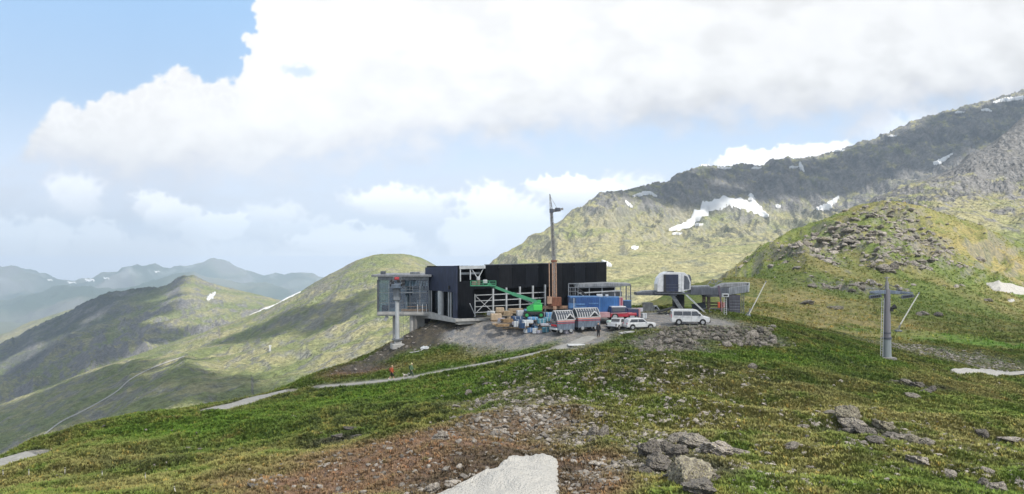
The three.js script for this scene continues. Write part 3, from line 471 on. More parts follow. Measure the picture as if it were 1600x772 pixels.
const lichen = texture(256, (u, v) => { const a = tile(u, v, 5, 4), b = tile(u, v, 18, 3, n2b), k = 1 - sm(0, 0.07, Math.abs(tile(u, v, 4, 3, n2b))), s = 0.74 + 0.28 * a + 0.2 * b - 0.34 * k, y = sm(0.25, 0.5, b) * 0.12; return [s + 0.03 + y * 0.4, s + y * 0.3, s - y]; }, true, 0.45);
const rockMats = [[0.33, 0.325, 0.29], [0.44, 0.43, 0.39], [0.20, 0.197, 0.18], [0.30, 0.295, 0.23]].map((c, i) => mat('stone_' + ['grey', 'pale', 'dark', 'lichened'][i], c, 0.92, 0, { map: lichen, bumpMap: T.rough, bumpScale: 0.14 }));
const rocks = [...Array(10)].map((_, i) => rockGeo(100 + i, 2, 0.62)), bigRocks = [...Array(8)].map((_, i) => rockGeo(200 + i, 12, 0.68, i % 2));
{
  const r = rng(8), Q = new THREE.Quaternion(), E = new THREE.Euler(), M = new THREE.Matrix4(), c = new THREE.Color();
  const white = mat('stone_rubble', [1, 1, 1], 0.92, 0, { map: lichen });
  const kinds = [0, 1, 2, 3, 4].map((i) => { const m = new THREE.InstancedMesh(rocks[i], white, 9500); m.count = 0; return m; });
  const drop = (x, z, s, tone) => { const m = kinds[Math.floor(r() * 5)]; if (m.count >= 9500) return; const y = height(x, z); M.compose(V(x, y + s * 0.12, z), Q.setFromEuler(E.set((r() - 0.5) * 0.7, r() * 6.283, (r() - 0.5) * 0.7)), V(s * (0.8 + 0.6 * r()), s * (0.7 + 0.5 * r()), s * (0.7 + 0.4 * r()))); m.setMatrixAt(m.count, M); c.setRGB(tone, tone * 0.985, tone * 0.915); m.setColorAt(m.count++, c); };
  for (let i = 0; i < 150000; i++) {
    const d = 36 * Math.pow(135 / 36, r()), px = -70 + 1740 * r(), x = (px - CX) / F * d, z = -d;
    if (onSnow(x, z)) continue;
    const dens = 0.014 + 0.22 * inZone('stony', x, z) + 0.48 * inZone('stony2', x, z) + 0.06 * inZone('dirt', x, z) + 0.22 * inZone('gravelly', x, z) + 0.55 * inZone('scree', x, z) + 0.22 * inZone('earth', x, z) + 0.5 * inZone('pile', x, z);
    if (r() > dens * (0.35 + 1.3 * sm(-0.3, 0.5, fbm(x / 4, z / 4, 2)))) continue;
    if (d < 140 && (toPath(x, z)[0] < 0.2 || inZone('yard', x, z) > 0.5)) continue;
    drop(x, z, 0.06 + 0.22 * Math.pow(r(), 3.2) + 0.05 * r() + 0.05 * inZone('stony2', x, z), 0.12 + 0.34 * r() + 0.16 * r() * inZone('stony2', x, z));
  }
  for (let i = 0; i < 26000; i++) { const d = 200 + 140 * r(), px = 1150 + 430 * r(), x = (px - CX) / F * d, z = -d, w = inZone('crag', x, z); if (r() < w * 0.6 * (0.2 + 1.5 * sm(0, 0.5, fbm(x / 7, z / 7, 2))) + 0.006) drop(x, z, 0.22 + 1.3 * Math.pow(r(), 3), 0.26 + 0.17 * r()); }
  for (const m of kinds) { m.name = numbered('rubble'); m.userData = { kind: 'stuff', label: 'loose stones strewn over the slope' }; m.castShadow = m.receiveShadow = true; scene.add(m); }
}
// single boulders and slabs: [px, py of the foot, width px, height px, turn, tilt]
let rockSeed = 0;
function boulder(name, label, group, px, py, w, h, turn = 0, tilt = 0, tone = 0, big = false) {
  const r = rng(900 + rockSeed++), p = ground(px, py), d = -p.z, s = w / F * d / 2, sh = h / F * d / 2, g = (big || w > 30 ? bigRocks : rocks)[Math.floor(r() * (big || w > 30 ? 8 : 10))];
  const m = new THREE.Mesh(g, rockMats[tone]); m.name = numbered(name); m.castShadow = m.receiveShadow = true; scene.add(m);
  m.position.set(p.x, p.y + sh * 0.45, p.z); m.rotation.set((r() - 0.5) * 0.25, turn + (r() - 0.5) * 0.6, tilt + (r() - 0.5) * 0.12, 'ZYX'); m.scale.set(s * 1.12, sh * 1.75, s * (0.75 + 0.35 * r()));
  return tag(m, label, 'boulder', group);
}
const B = (label, list, group) => { const n = list.length, rank = list.map((_, i) => i).sort((a, b) => list[a][0] - list[b][0]); list.forEach((a, i) => boulder('boulder', n > 1 && n < 13 ? `${ordinal(rank.indexOf(i), n)} ${label}` : label, n > 1 ? group : undefined, ...a)); };
B('pale pointed boulder with a flat face on the brown slope left of the snow', [[687, 688, 25, 19, 0.4, 0.1, 1, true]]);
B('small pale slab lying just below the pointed boulder on the brown slope', [[690, 697, 11, 6, 0.6, -0.5, 1]]);
B('left of the two upright rounded boulders side by side above the snow', [[927, 683, 17, 26, 0.1, 0.1, 1, true]]);
B('right of the two upright rounded boulders side by side above the snow', [[941, 684, 19, 28, 0.3, -0.15, 0, true]]);
B('pale wedge of rock at the lower left edge of the snow patch', [[672, 770, 30, 18, 0.2, 0.5, 1, true]]);
B('flat pale stone half buried in the brown slope left of the snow', [[628, 759, 14, 7, 0.2, 0.1, 1]]);
B('long rounded slab forming the left top of the big foreground outcrop', [[1064, 690, 42, 16, 0.1, 0.05, 0, true]]);
B('middle rounded slab on top of the big foreground outcrop', [[1090, 697, 46, 24, 0, -0.1, 0, true]]);
B('large pale slab sloping right on top of the big foreground outcrop', [[1120, 711, 56, 32, -0.1, -0.3, 1, true]]);
B('long low grey boulder at the right tip of the big foreground outcrop', [[1151, 711, 36, 16, 0, -0.12, 0, true]]);
B('biggest boulder of the foreground outcrop, tall and cracked', [[1076, 757, 74, 56, 0.3, 0.25, 3, true]]);
B('dark broken block at the foot of the big foreground outcrop', [[1096, 771, 58, 30, 0.5, -0.1, 2, true]]);
B('dark lichened rock making the left flank of the foreground outcrop', [[1014, 712, 38, 34, 0.2, 0.1, 2, true], [1032, 734, 40, 34, 0.5, 0, 2, true], [1012, 740, 28, 18, 0.7, 0, 2, true], [1040, 704, 30, 26, 0.2, 0.2, 2, true], [1056, 716, 36, 28, 0.2, 0.2, 2, true], [1046, 750, 24, 16, 0.2, 0.2, 2, true], [1112, 752, 30, 20, 0.1, 0.1, 2, true]], 'dark rocks of the foreground outcrop');
B('smooth pale boulder alone on the grass right of centre', [[1257, 670, 19, 10, 0.2, -0.25, 1, true]]);
B('low grey rock ledge on the grass beside the smooth pale boulder', [[1207, 694, 22, 12, 0.2, 0.1, 0, true], [1238, 700, 26, 11, 0.2, 0.1, 0, true]], 'low grey ledges left of the long outcrop');
B('tilted slab in the long broken outcrop on the right hand slope', [[1296, 648, 28, 10, 0.2, 0, 0, true], [1325, 657, 44, 29, 0.1, -0.45, 3, true], [1340, 670, 52, 24, 0.1, -0.35, 0, true], [1357, 680, 41, 21, 0.4, -0.4, 2, true], [1381, 674, 39, 24, 0.1, -0.4, 3, true], [1393, 688, 44, 18, 0.3, -0.25, 2, true], [1410, 692, 39, 22, 0.6, -0.2, 0, true], [1428, 695, 31, 20, 0.1, 0.1, 3, true], [1446, 695, 28, 18, 0.1, 0.2, 0, true], [1330, 678, 31, 13, 0, -0.3, 2, true], [1370, 692, 33, 13, 0, -0.2, 2, true]], 'slabs of the long broken outcrop');
B('dark rock of the small outcrop right below the grey pylon', [[1434, 607, 24, 15, 0.1, -0.2, 2, true], [1445, 616, 26, 12, 0.1, -0.1, 2, true], [1456, 612, 16, 11, 0.1, 0.4, 2, true], [1420, 600, 22, 8, 0.1, -0.3, 0, true], [1428, 622, 30, 9, 0.1, -0.3, 0, true], [1402, 599, 20, 7, 0, -0.3, 2, true]], 'rocks of the small outcrop below the pylon');
B('pale sloping slab with a stepped top low on the right slope', [[1437, 728, 44, 22, 0, -0.3, 1, true]]);
B('long flat slab lying just right of the stepped pale slab', [[1489, 748, 34, 16, 0, -0.4, 1, true]]);
B('dark domed boulder at the lower right beside a pale twin', [[1535, 764, 26, 24, 0.1, 0, 2, true]]);
B('pale block touching the dark domed boulder at the lower right', [[1556, 770, 30, 26, 0.4, -0.2, 1, true]]);
B('thin tilted slab above the dark domed boulder at the lower right', [[1549, 741, 28, 12, 0.1, -0.5, 1, true]]);
B('grey tilted flagstone standing alone near the right edge', [[1536, 682, 24, 14, 0.2, -0.55, 2, true]]);
B('flat flagstones in line near the right edge of the slope', [[1582, 688, 40, 8, 0, -0.1, 1, true]]);
B('small dark dome of rock low on the right slope', [[1385, 749, 18, 8, 0, 0, 2, true]]);
B('pale slab leaning on the grass near the small dark dome', [[1407, 738, 20, 8, 0, -0.5, 1, true]]);
B('lone grey stone on the green slope below the rock pile', [[1177, 576, 18, 11, 0, -0.1, 0]]);
B('pale stone on the pasture right of the lone grey one', [[1119, 597, 10, 5, 0, -0.1, 1]]);
B('black peat edged rock lying in the grass left of the brown slope', [[503, 678, 14, 5, 0, 0, 2], [530, 684, 26, 9, 0.2, -0.1, 2, true], [548, 672, 28, 8, 0.1, -0.1, 2, true], [556, 684, 20, 7, 0.3, 0.1, 2, true]], 'black rocks in the grass hollow');
B('pale stone on the grass in the lower left', [[242, 728, 8, 6, 0, 0, 1], [218, 734, 9, 5, 0, 0, 1], [267, 708, 8, 5, 0, 0, 1], [297, 702, 16, 5, 0.2, -0.2, 1], [312, 703, 12, 5, 0.2, -0.2, 1]], 'pale stones in the lower left grass');
B('rounded pale stone in the boulder strewn grass above the brown slope', [[732, 617, 13, 11, 0, 0, 1], [755, 593, 9, 7, 0, 0, 1], [711, 637, 16, 8, 0, 0, 1], [710, 656, 14, 10, 0, 0, 1], [716, 668, 15, 10, 0, 0, 0], [775, 696, 14, 9, 0, 0, 0], [757, 602, 9, 7, 0, 0, 1]], 'pale stones above the brown slope');
{ // pile of quarried blocks along the edge of the yard below the van
  const r = rng(61), spot = []; let guard = 0;
  while (spot.length < 210 && guard++ < 9000) {
    const px = 1000 + 208 * r(), lo = px < 1030 ? 522 + 24 * (1030 - px) / 30 : 512, hi = px < 1080 ? 552 : px < 1130 ? 532 : 536 + 8 * r(), py = lo + (hi - lo) * r();
    if (px > 1082 && px < 1128 && py > 530 && r() < 0.7) continue;
    const w = 6 + 15 * r() * r(); if (spot.some((q) => Math.hypot(q[0] - px, (q[1] - py) * 1.7) < (q[2] + w) * 0.31)) continue; spot.push([px, py, w, w * (0.6 + 0.35 * r()), r() * 3, (r() - 0.5) * 0.5, [1, 1, 0, 1, 3, 2][Math.floor(r() * 6)]]);
  }
  B('angular grey block in the rubble bank in front of the white van', spot, 'quarried blocks banked up below the white van');
}
{ // outcrops on the knoll behind, big enough to tell apart
  const spots = [[1378, 421, 22, 12], [1398, 420, 18, 12], [1389, 426, 26, 10], [1364, 418, 14, 8], [1440, 412, 18, 9], [1455, 409, 14, 8], [1270, 449, 22, 7], [1288, 452, 14, 6], [1346, 452, 16, 9], [1330, 457, 14, 8], [1262, 474, 24, 7], [1305, 482, 26, 6], [1445, 492, 14, 8], [1466, 494, 16, 8], [1435, 494, 12, 8], [1290, 378, 26, 10], [1310, 372, 22, 9], [1330, 381, 26, 9], [1352, 376, 24, 9], [1370, 383, 20, 8], [1325, 362, 20, 8], [1350, 358, 18, 8], [1300, 360, 16, 8], [1376, 358, 18, 9], [1335, 345, 18, 7], [1360, 340, 16, 7], [1430, 372, 14, 8], [1444, 384, 16, 9], [1258, 384, 16, 9], [1274, 370, 16, 9], [1530, 408, 16, 10], [1545, 470, 12, 6]];
  B('weathered grey crag on the grassy knoll behind the right pylon', spots.map(([a, b, w, h], i) => [a, b, w, h, i * 1.3, -0.1 + 0.1 * (i % 3), [0, 2, 0, 3][i % 4], true]), 'crags on the grassy knoll');
}
// old snow with a rounded edge, lying in hollows; outline in pixels on the ground
function snowField(label, outline, thick, name = 'snow_patch') {
  const o = outline.map(([a, b]) => ground(a, b)), c = o.reduce((s, p) => s.add(p), V(0, 0, 0)).multiplyScalar(1 / o.length), ring = new THREE.CatmullRomCurve3(o, true, 'catmullrom', 0.3), n = 140, R = 22, pos = [], uv = [], idx = [];
  for (let j = 0; j <= R; j++) for (let i = 0; i < n; i++) {
    const t = j / R, p = ring.getPoint(i / n), e = t * (1 + 0.05 * fbm(i / 5, outline[0][0], 3) * t), x = c.x + (p.x - c.x) * e, z = c.z + (p.z - c.z) * e;
    pos.push(x, height(x, z) + thick * (Math.pow(1 - Math.pow(t, 5), 0.6) * (1 + 0.5 * fbm(x / 1.5, z / 1.5, 4)) - 0.12 * t), z); uv.push(x, z);
    if (j) { const a = (j - 1) * n + i, b = (j - 1) * n + (i + 1) % n; idx.push(a, a + n, b, b, a + n, b + n); }
  }
  const g = new THREE.BufferGeometry(); g.setAttribute('position', new THREE.Float32BufferAttribute(pos, 3)); g.setAttribute('uv', new THREE.Float32BufferAttribute(uv, 2)); g.setIndex(idx.reverse()); g.computeVertexNormals();
  if (g.attributes.normal.getY(n * 3) < 0) { g.setIndex(idx.reverse()); g.computeVertexNormals(); }
  const m = obj(name, g, snowMat); return tag(m, label, 'snow patch');
}
snowField('big patch of old snow at the bottom edge on the brown slope', SNOW[0], 0.34);
snowField('long thin strip of snow in the hollow at the right edge', SNOW[1], 0.3);
snowField('white snow patch on the slope right of the knoll', SNOW[2], 0.5);
snowField('tiny snow patch just below the one right of the knoll', SNOW[3], 0.3);
massif.snow('widest snowfield in the cirque of the big mountain', [[1045, 361, 2], [1070, 353, 5], [1085, 342, 7], [1105, 326, 10], [1130, 316, 8], [1155, 318, 7], [1178, 326, 8], [1196, 336, 4], [1200, 340, 1]], 0, 0, 4.7, 'snow');
massif.snow('snow chute rising above the right end of the widest snowfield', [[1172, 304, 3], [1176, 314, 5], [1180, 326, 6]], 0, 0, 3.9);
massif.snow('snow tongue right of the cirque below the dark face', [[1275, 327, 2], [1290, 324, 5], [1302, 316, 4], [1311, 308, 2]], 0, 0, 3.9);
massif.snow('narrow snow streak on the left flank of the big mountain', [[988, 308, 1], [1005, 303, 3], [1015, 302, 2.5], [1027, 308, 1]], 0, 0, 3.9);
massif.snow('short snow streak below the narrow one on the left flank', [[977, 315, 1.5], [983, 320, 2], [989, 325, 1]], 0, 0, 3.9);
massif.snow('short snow streak under the mountain crest above the snow tongue', [[1250, 254, 1.5], [1252, 262, 3], [1257, 269, 1]], 0, 0, 3.9);
massif.snow('slanting snow streak below the crest at the upper right', [[1458, 256, 2], [1470, 252, 3.5], [1480, 246, 2], [1489, 241, 1]], 0, 0, 3.9);
massif.snow('cornice of snow near the summit in the upper right corner', [[1552, 161, 1], [1565, 157, 2.5], [1580, 155, 3], [1600, 153, 3]], 0, 0, 3.9);
massif.snow('small snow streak left of the summit cornice', [[1533, 173, 1], [1542, 172, 2], [1550, 175, 1]], 0, 0, 3.9);
massif.snow('snow fleck on the crest left of the white cloud', [[1120, 262, 1], [1132, 263, 1.6], [1143, 263, 1]], 0, 0, 3.1);
massif.snow('low snow bed in the slope just left of the crane', [[940, 408, 1], [948, 412, 3], [956, 416, 2]], 0, 0, 2.3);
[[1092, 352, 7, 2.5, 'snow scrap left below the widest snowfield of the big mountain'], [1058, 366, 8, 1.6, 'snow scrap at the lower left tip of the widest snowfield'], [1216, 323, 4, 3, 'snow dot between the widest snowfield and the right tongue'], [1102, 259, 10, 1.6, 'first snow fleck under the crest left of the white cloud'], [1182, 263, 8, 2, 'snow fleck under the crest below the white cloud'], [1240, 262, 7, 2, 'snow fleck just left of the short streak under the crest'], [1312, 236, 8, 1.6, 'snow fleck on the crest at the right end of the white cloud'], [1395, 213, 7, 1.6, 'snow fleck on the rising crest above the knoll'], [1500, 176, 8, 1.8, 'snow fleck on the crest below the summit cornice'], [992, 388, 6, 3, 'snow scrap low on the sunlit flank above the canopy']].forEach(([a, b, w, h, l]) => massif.snow(l, [[a - w, b + 1, h / 3], [a - w / 3, b - 0.6, h], [a + w / 2, b, h / 1.6], [a + w, b - 1, h / 3]], 0, 0, 3));
greenHill.snow('long thin snow line along the ridge of the green hill', [[390, 489, 2], [410, 482, 2.6], [430, 474, 2.2], [450, 465, 1.6], [470, 456, 0.8]], 0, 0, 1.5);
hump.snow('small snow patch below the summit of the hump-backed ridge', [[323, 469, 1.5], [330, 463, 3.5], [337, 457, 1.5]], 0, 0, 3);
[[112, 441, 14, 3], [140, 437, 15, 5], [166, 434, 9, 3], [78, 437, 8, 2.5], [245, 424, 10, 3]].forEach(([a, b, w, h], i) => farChain.snow(['snow cap on the farthest pale mountains, left of the broad one', 'broad snow cap on the farthest pale mountains', 'snow cap on the farthest pale mountains, right of the broad one', 'faint leftmost snow fleck on the farthest pale mountains', 'snow fleck on the far chain above the hump-backed ridge'][i], [[a - w / 2, b - 1, h / 5], [a - w / 5, b + 1, h / 2.2], [a + w / 4, b, h / 3.5], [a + w / 2, b + 2.5, h / 5]], 0, 0, 5));
{ // valley road: pale ribbon on the green hillside
  const c = curve([[50, 697], [70, 679], [95, 660], [125, 645], [155, 629], [185, 610], [200, 596], [230, 579], [262, 566], [290, 557]].map((q) => q)), pos = [], uv = [], idx = []; let n = 0;
  for (let px = 48; px <= 288; px += 2) { const y = c(px), w = 1.05 - 0.5 * (px - 48) / 240; for (const s of [-1, 0, 1]) { const p = greenHill.find(px + s * w * 0.5, y + s * w); p.y += 0.6; pos.push(p.x, p.y, p.z); uv.push(p.x, p.z); } if (n) { const b = (n - 1) * 3; idx.push(b, b + 3, b + 1, b + 1, b + 3, b + 4, b + 1, b + 4, b + 2, b + 2, b + 4, b + 5); } n++; }
  const g = new THREE.BufferGeometry(); g.setAttribute('position', new THREE.Float32BufferAttribute(pos, 3)); g.setAttribute('uv', new THREE.Float32BufferAttribute(uv, 2)); g.setIndex(idx); g.computeVertexNormals();
  struct('road', g, mat('road_gravel', [0.34, 0.325, 0.29], 0.95, 0, { side: THREE.DoubleSide }), 'thin pale gravel road winding down the far valley side');
}
// ---------------------------------------------------------------- materials of built things
const M = {
  blackTwo: mat('black_panel_dusty', [0.0155, 0.0165, 0.020], 0.75, 0, { map: T.streak, specularIntensity: 0.3 }), blackThree: mat('black_panel_blue', [0.010, 0.0125, 0.0185], 0.7, 0, { map: T.streak, specularIntensity: 0.35 }),
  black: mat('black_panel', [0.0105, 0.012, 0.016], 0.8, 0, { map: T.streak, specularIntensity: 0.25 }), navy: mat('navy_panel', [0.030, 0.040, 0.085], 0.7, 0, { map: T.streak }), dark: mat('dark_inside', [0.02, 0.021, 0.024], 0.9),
  concrete: mat('concrete', [0.52, 0.51, 0.49], 0.9, 0, { map: T.grain, bumpMap: T.rough, bumpScale: 0.01 }), concreteDark: mat('weathered_concrete', [0.30, 0.29, 0.275], 0.9, 0, { map: T.streak }),
  zinc: mat('galvanised_steel', [0.30, 0.32, 0.345], 0.5, 0.35, { map: T.streak }), zincDark: mat('grey_steel', [0.13, 0.142, 0.17], 0.5, 0.3, { map: T.streak }), steelWhite: mat('pale_steel', [0.60, 0.62, 0.63], 0.5, 0.1, { map: T.grain }),
  greyRoof: mat('grey_sheet', [0.30, 0.31, 0.325], 0.55, 0.2, { map: T.streak }), glass: mat('tinted_glass', [0.74, 0.82, 0.87], 0.05, 0, { transmission: 1, thickness: 0, ior: 1.5 }), carGlass: mat('dark_glass', [0.02, 0.024, 0.03], 0.08, 0, { clearcoat: 1 }),
  white: mat('white_paint', [0.74, 0.75, 0.76], 0.35, 0, { clearcoat: 0.5, map: T.grain }), whiteMatt: mat('white_sheet', [0.72, 0.72, 0.72], 0.7, 0, { map: T.grain }), tyre: mat('tyre_rubber', [0.018, 0.018, 0.018], 0.9), rim: mat('wheel_rim', [0.42, 0.43, 0.44], 0.4, 0.6), black2: mat('black_plastic', [0.02, 0.02, 0.022], 0.6),
  green: mat('machine_green', [0.03, 0.40, 0.10], 0.4, 0, { map: T.grain, clearcoat: 0.3 }), greenDark: mat('pale_green_steel', [0.08, 0.36, 0.19], 0.45, 0, { map: T.grain }),
  rust: mat('rusty_red_steel', [0.30, 0.125, 0.075], 0.7, 0.1, { map: T.streak }), orange: mat('orange_steel', [0.60, 0.38, 0.26], 0.6, 0.1, { map: T.streak }), mast: mat('mast_steel', [0.36, 0.35, 0.34], 0.55, 0.3, { map: T.streak }),
  blue: mat('container_blue', [0.030, 0.115, 0.36], 0.5, 0, { map: T.streak }), blueLight: mat('faded_blue', [0.10, 0.24, 0.50], 0.6, 0, { map: T.streak }), red: mat('truck_red', [0.34, 0.018, 0.035], 0.35, 0, { clearcoat: 0.4 }), navyPaint: mat('truck_navy', [0.016, 0.02, 0.07], 0.35, 0, { clearcoat: 0.4 }), redLamp: mat('tail_lamp_red', [0.5, 0.015, 0.03], 0.2, 0, { clearcoat: 1 }), clearLamp: mat('lamp_glass', [0.6, 0.62, 0.63], 0.15, 0, { clearcoat: 1 }),
  greyBlue: mat('grey_blue_sheet', [0.19, 0.235, 0.30], 0.5, 0.2, { map: T.streak }), salmon: mat('faded_red_stripe', [0.62, 0.27, 0.24], 0.6), pink: mat('pale_rose_panel', [0.52, 0.30, 0.32], 0.6, 0, { map: T.grain }),
  wood: mat('raw_timber', [0.42, 0.28, 0.15], 0.85, 0, { map: T.streak }), woodPale: mat('pale_timber', [0.55, 0.41, 0.26], 0.85, 0, { map: T.streak }), woodOld: mat('weathered_timber', [0.26, 0.20, 0.155], 0.9, 0, { map: T.streak }),
  foil: mat('white_wrap', [0.66, 0.69, 0.72], 0.4, 0, { map: T.grain, bumpMap: T.rough, bumpScale: 0.03 }), foilBlue: mat('blue_wrap', [0.16, 0.36, 0.62], 0.4, 0, { map: T.grain, bumpMap: T.rough, bumpScale: 0.03 }), foilNavy: mat('dark_blue_wrap', [0.03, 0.075, 0.17], 0.45, 0, { map: T.grain, bumpMap: T.rough, bumpScale: 0.03 }), foilTeal: mat('teal_wrap', [0.09, 0.27, 0.36], 0.4, 0, { map: T.grain, bumpMap: T.rough, bumpScale: 0.03 }), foilTan: mat('tan_wrap', [0.55, 0.42, 0.29], 0.7, 0, { map: T.grain }), lilac: mat('pale_lilac_sack', [0.55, 0.53, 0.60], 0.8, 0, { map: T.grain, bumpMap: T.rough, bumpScale: 0.05 }),
};
const objW = (name, geos, m, t, ang = 0) => { const o = obj(name, geos, m, t); o.geometry = o.geometry.clone().translate(-t.position.x, -t.position.y, -t.position.z); return o; };
const yaw = (geos, a) => { (Array.isArray(geos) ? geos : [geos]).forEach((g) => g.rotateY(a)); return geos; };

// ---------------------------------------------------------------- the station hall: black main block with a navy end, glass hall on stilts at its left
{
  const C = P(715, 498, 106), t = thing('station_building', 'black lift station under construction with navy end wall and glass hall on stilts', 'building', C);
  const A = 0.535, LEN = 25.6, DEP = 10.4, H0 = 7.28, H1 = 7.66, HB = 6.9;
  const top = (s) => lerp(H0, H1, s / LEN), part = (n, g, m) => obj(n, yaw(Array.isArray(g) ? g : [g], A), m, t);
  const wallPiece = (s0, s1, y0, y1a, y1b, m = M.black, zf = 0, th = 0.16, name = 'wall_panel') => { const g = extrude([[s0, y0], [s1, y0], [s1, y1b], [s0, y1a]], th, 0.015); g.translate(0, 0, zf - th / 2); return part(name, g, m); };
  // front: dark sheets, each a panel, round a roof-truss opening at the left and a long low opening
  wallPiece(0, 0.3, 0, top(0), top(.3)); wallPiece(0.31, 2.45, 0, 5.15, 5.15); wallPiece(2.46, 4.3, 4.05, 5.15, 5.15);
  const cuts = [4.31, 6.5, 8.7, 10.9, 13.1, 15.3, 17.4, 19.5, 21.6, 23.7, LEN];
  for (let i = 0; i + 1 < cuts.length; i++) { const lo = cuts[i] < 15 ? 4.05 : 0; wallPiece(cuts[i] + 0.035, cuts[i + 1], lo, top(cuts[i]) - 0.05, top(cuts[i + 1]) - 0.05, [M.black, M.blackTwo, M.black, M.blackThree][i % 4], (i % 3) * 0.008); }
  part('parapet', [extrude([[4.3, top(4.3) - 0.05], [LEN + .05, top(LEN) - 0.05], [LEN + .05, top(LEN) + 0.07], [4.3, top(4.3) + 0.07]], 0.3).translate(0, 0, -0.1)], M.zincDark);
  // inside of the openings
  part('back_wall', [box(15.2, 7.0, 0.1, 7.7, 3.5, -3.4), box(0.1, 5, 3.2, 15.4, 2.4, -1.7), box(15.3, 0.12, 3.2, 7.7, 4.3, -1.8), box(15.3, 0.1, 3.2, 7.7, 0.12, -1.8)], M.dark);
  part('roof', extrude([[0.02, -0.04], [LEN - 0.1, -0.04], [LEN - 0.1, -DEP + 0.2], [0.02, -DEP + 0.2]], 0.22).rotateX(-Math.PI / 2).applyMatrix4(new THREE.Matrix4().makeScale(1, 1, -1)).translate(0, 7.0, 0), M.zincDark);
  // truss opening
  part('truss_chord', [beam([0.25, 7.0, -0.06], [4.3, 7.06, -0.06], 0.28, 0.42)], M.steelWhite); part('truss_chord', [beam([0.4, 6.15, -0.9], [3.9, 6.2, -0.9], 0.25, 0.30)], M.steelWhite);
  part('truss_post', [beam([0.42, 5.1, -.05], [0.42, 7, -.05], 0.16)], M.steelWhite); part('truss_post', [beam([2.05, 5.3, -.2], [2.05, 7, -.2], 0.16)], M.steelWhite);
  for (const [a, b] of [[2.2, 3.2], [4.15, 3.3]]) part('truss_brace', [beam([a, 6.9, -.2], [b, 5.5, -.2], 0.11)], M.steelWhite);
  part('truss_node', [rbox(0.5, 0.55, 0.4, 0.08, 3.25, 5.45, -.15)], M.steelWhite);
  // racking in the long low opening
  const posts = [2.62, 5.5, 7.65, 9.9, 12.1, 14.2];
  posts.forEach((s, i) => part('post', [beam([s, 0.1, 0.12], [s, i === 0 ? 3.3 : 3.9 + 0.1 * i, 0.12], i ? 0.22 : 0.1)], M.steelWhite));
  for (const y of [0.75, 1.55, 2.35, 3.15]) for (let i = 0; i + 1 < posts.length; i++) part('rail', [beam([posts[i] + 0.06, y + 0.03 * i, 0.2], [posts[i + 1] - 0.06, y + 0.03 * i + 0.03, 0.2], 0.09, y > 2 && i ? 0.12 : 0.09)], M.steelWhite);
  part('brace', [beam([2.7, 0.7, 0.24], [5.4, 3.0, 0.24], 0.07)], M.steelWhite); part('brace', [beam([2.7, 3.0, 0.26], [5.4, 0.7, 0.26], 0.07)], M.steelWhite);
  part('brace', [beam([2.5, 0.3, 0.5], [1.6, 2.1, 0.5], 0.08)], M.steelWhite);
  // end wall facing left: navy sheet above, tall glazed opening below
  const sideG = (z0, z1, y0, ya, yb, th = 0.16, xo = 0) => extrude([[-z0, y0], [-z1, y0], [-z1, yb], [-z0, ya]], th, 0.015).rotateY(Math.PI / 2).translate(-th / 2 + xo, 0, 0);
  for (let i = 0; i < 4; i++) { const a = -0.02 - i * DEP / 4, b = -0.02 - (i + 1) * DEP / 4 + 0.015; part('wall_panel', sideG(a, b, 3.55, lerp(H0, HB, i / 4), lerp(H0, HB, (i + 1) / 4)), M.navy); }
  part('corner_pier', sideG(-0.02, -1.15, 0, 3.54, 3.54), M.navy); part('corner_pier', sideG(-9.6, -DEP, 0, 3.54, 3.54), M.navy);
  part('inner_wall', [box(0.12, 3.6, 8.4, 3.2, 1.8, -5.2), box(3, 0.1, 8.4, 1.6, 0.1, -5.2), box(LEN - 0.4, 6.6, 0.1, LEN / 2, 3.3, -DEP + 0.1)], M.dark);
  part('column', [bar([-0.05, 0, -5.2], [-0.05, 3.6, -5.2], 0.45, 0.45, 16)], M.steelWhite);
  for (const z of [-1.9, -2.6, -8.4, -9.1]) part('mullion', [beam([-0.08, 0.05, z], [-0.08, 3.55, z], 0.15)], M.steelWhite);
  part('pane', [box(0.02, 3.4, 2.9, 0.5, 1.75, -7.4)], M.glass); part('pane', [box(0.02, 3.4, 3.2, 0.5, 1.75, -3.4)], M.glass);
  part('wall_lamp', [rbox(0.25, 0.5, 0.3, 0.05, -0.25, 4.2, -2.2)], M.black2);
  // concrete slab edges
  part('plinth', [rbox(0.7, 0.55, DEP + 0.6, 0.04, -0.2, -0.25, -DEP / 2 + 0.1)], M.concrete); part('plinth', [rbox(7.2, 0.75, 0.8, 0.04, 3.4, -0.4, 0.15)], M.concrete); part('plinth', [rbox(19, 0.4, 0.6, 0.04, 16.3, 0.05, 0.05)], M.concreteDark);
  part('kerb', [beam([-0.7, -0.15, 0.6], [5.6, -0.15, 0.9], 0.4, 0.35), beam([5.6, -0.1, 0.9], [8, 0.55, 0.9], 0.4, 0.35)], M.concrete);
  // glass hall (parallel to the picture plane), measured from the block's corner
  const x0 = -12.1, x1 = -4.75, z0 = -7, zb = -17, yf = 0.35, yr = 5.1, hp = (n, g, m) => obj(n, Array.isArray(g) ? g : [g], m, t);
  hp('hall_floor', [rbox(x1 - x0 + 0.3, 0.5, 10.4, 0.05, (x0 + x1) / 2, yf - 0.25, -12)], M.concrete);
  hp('hall_roof', [rbox(x1 - x0 + 1.4, 0.32, 11.4, 0.05, (x0 + x1) / 2 - 0.2, yr + 0.62, -12)], M.greyRoof); hp('hall_roof', [rbox(x1 - x0 + 0.1, 0.48, 10.1, 0.03, (x0 + x1) / 2, yr + 0.22, -12)], M.zinc);
  hp('roof_vent', [rbox(0.7, 0.5, 0.8, 0.06, x0 + 0.4, yr + 1.0, -9)], M.zincDark); hp('roof_vent', [rbox(1.4, 0.35, 0.9, 0.06, x0 + 5, yr + 0.95, -10)], M.zinc);
  const bays = [x0, -10.55, -9.0, -7.45, -6.0, x1];
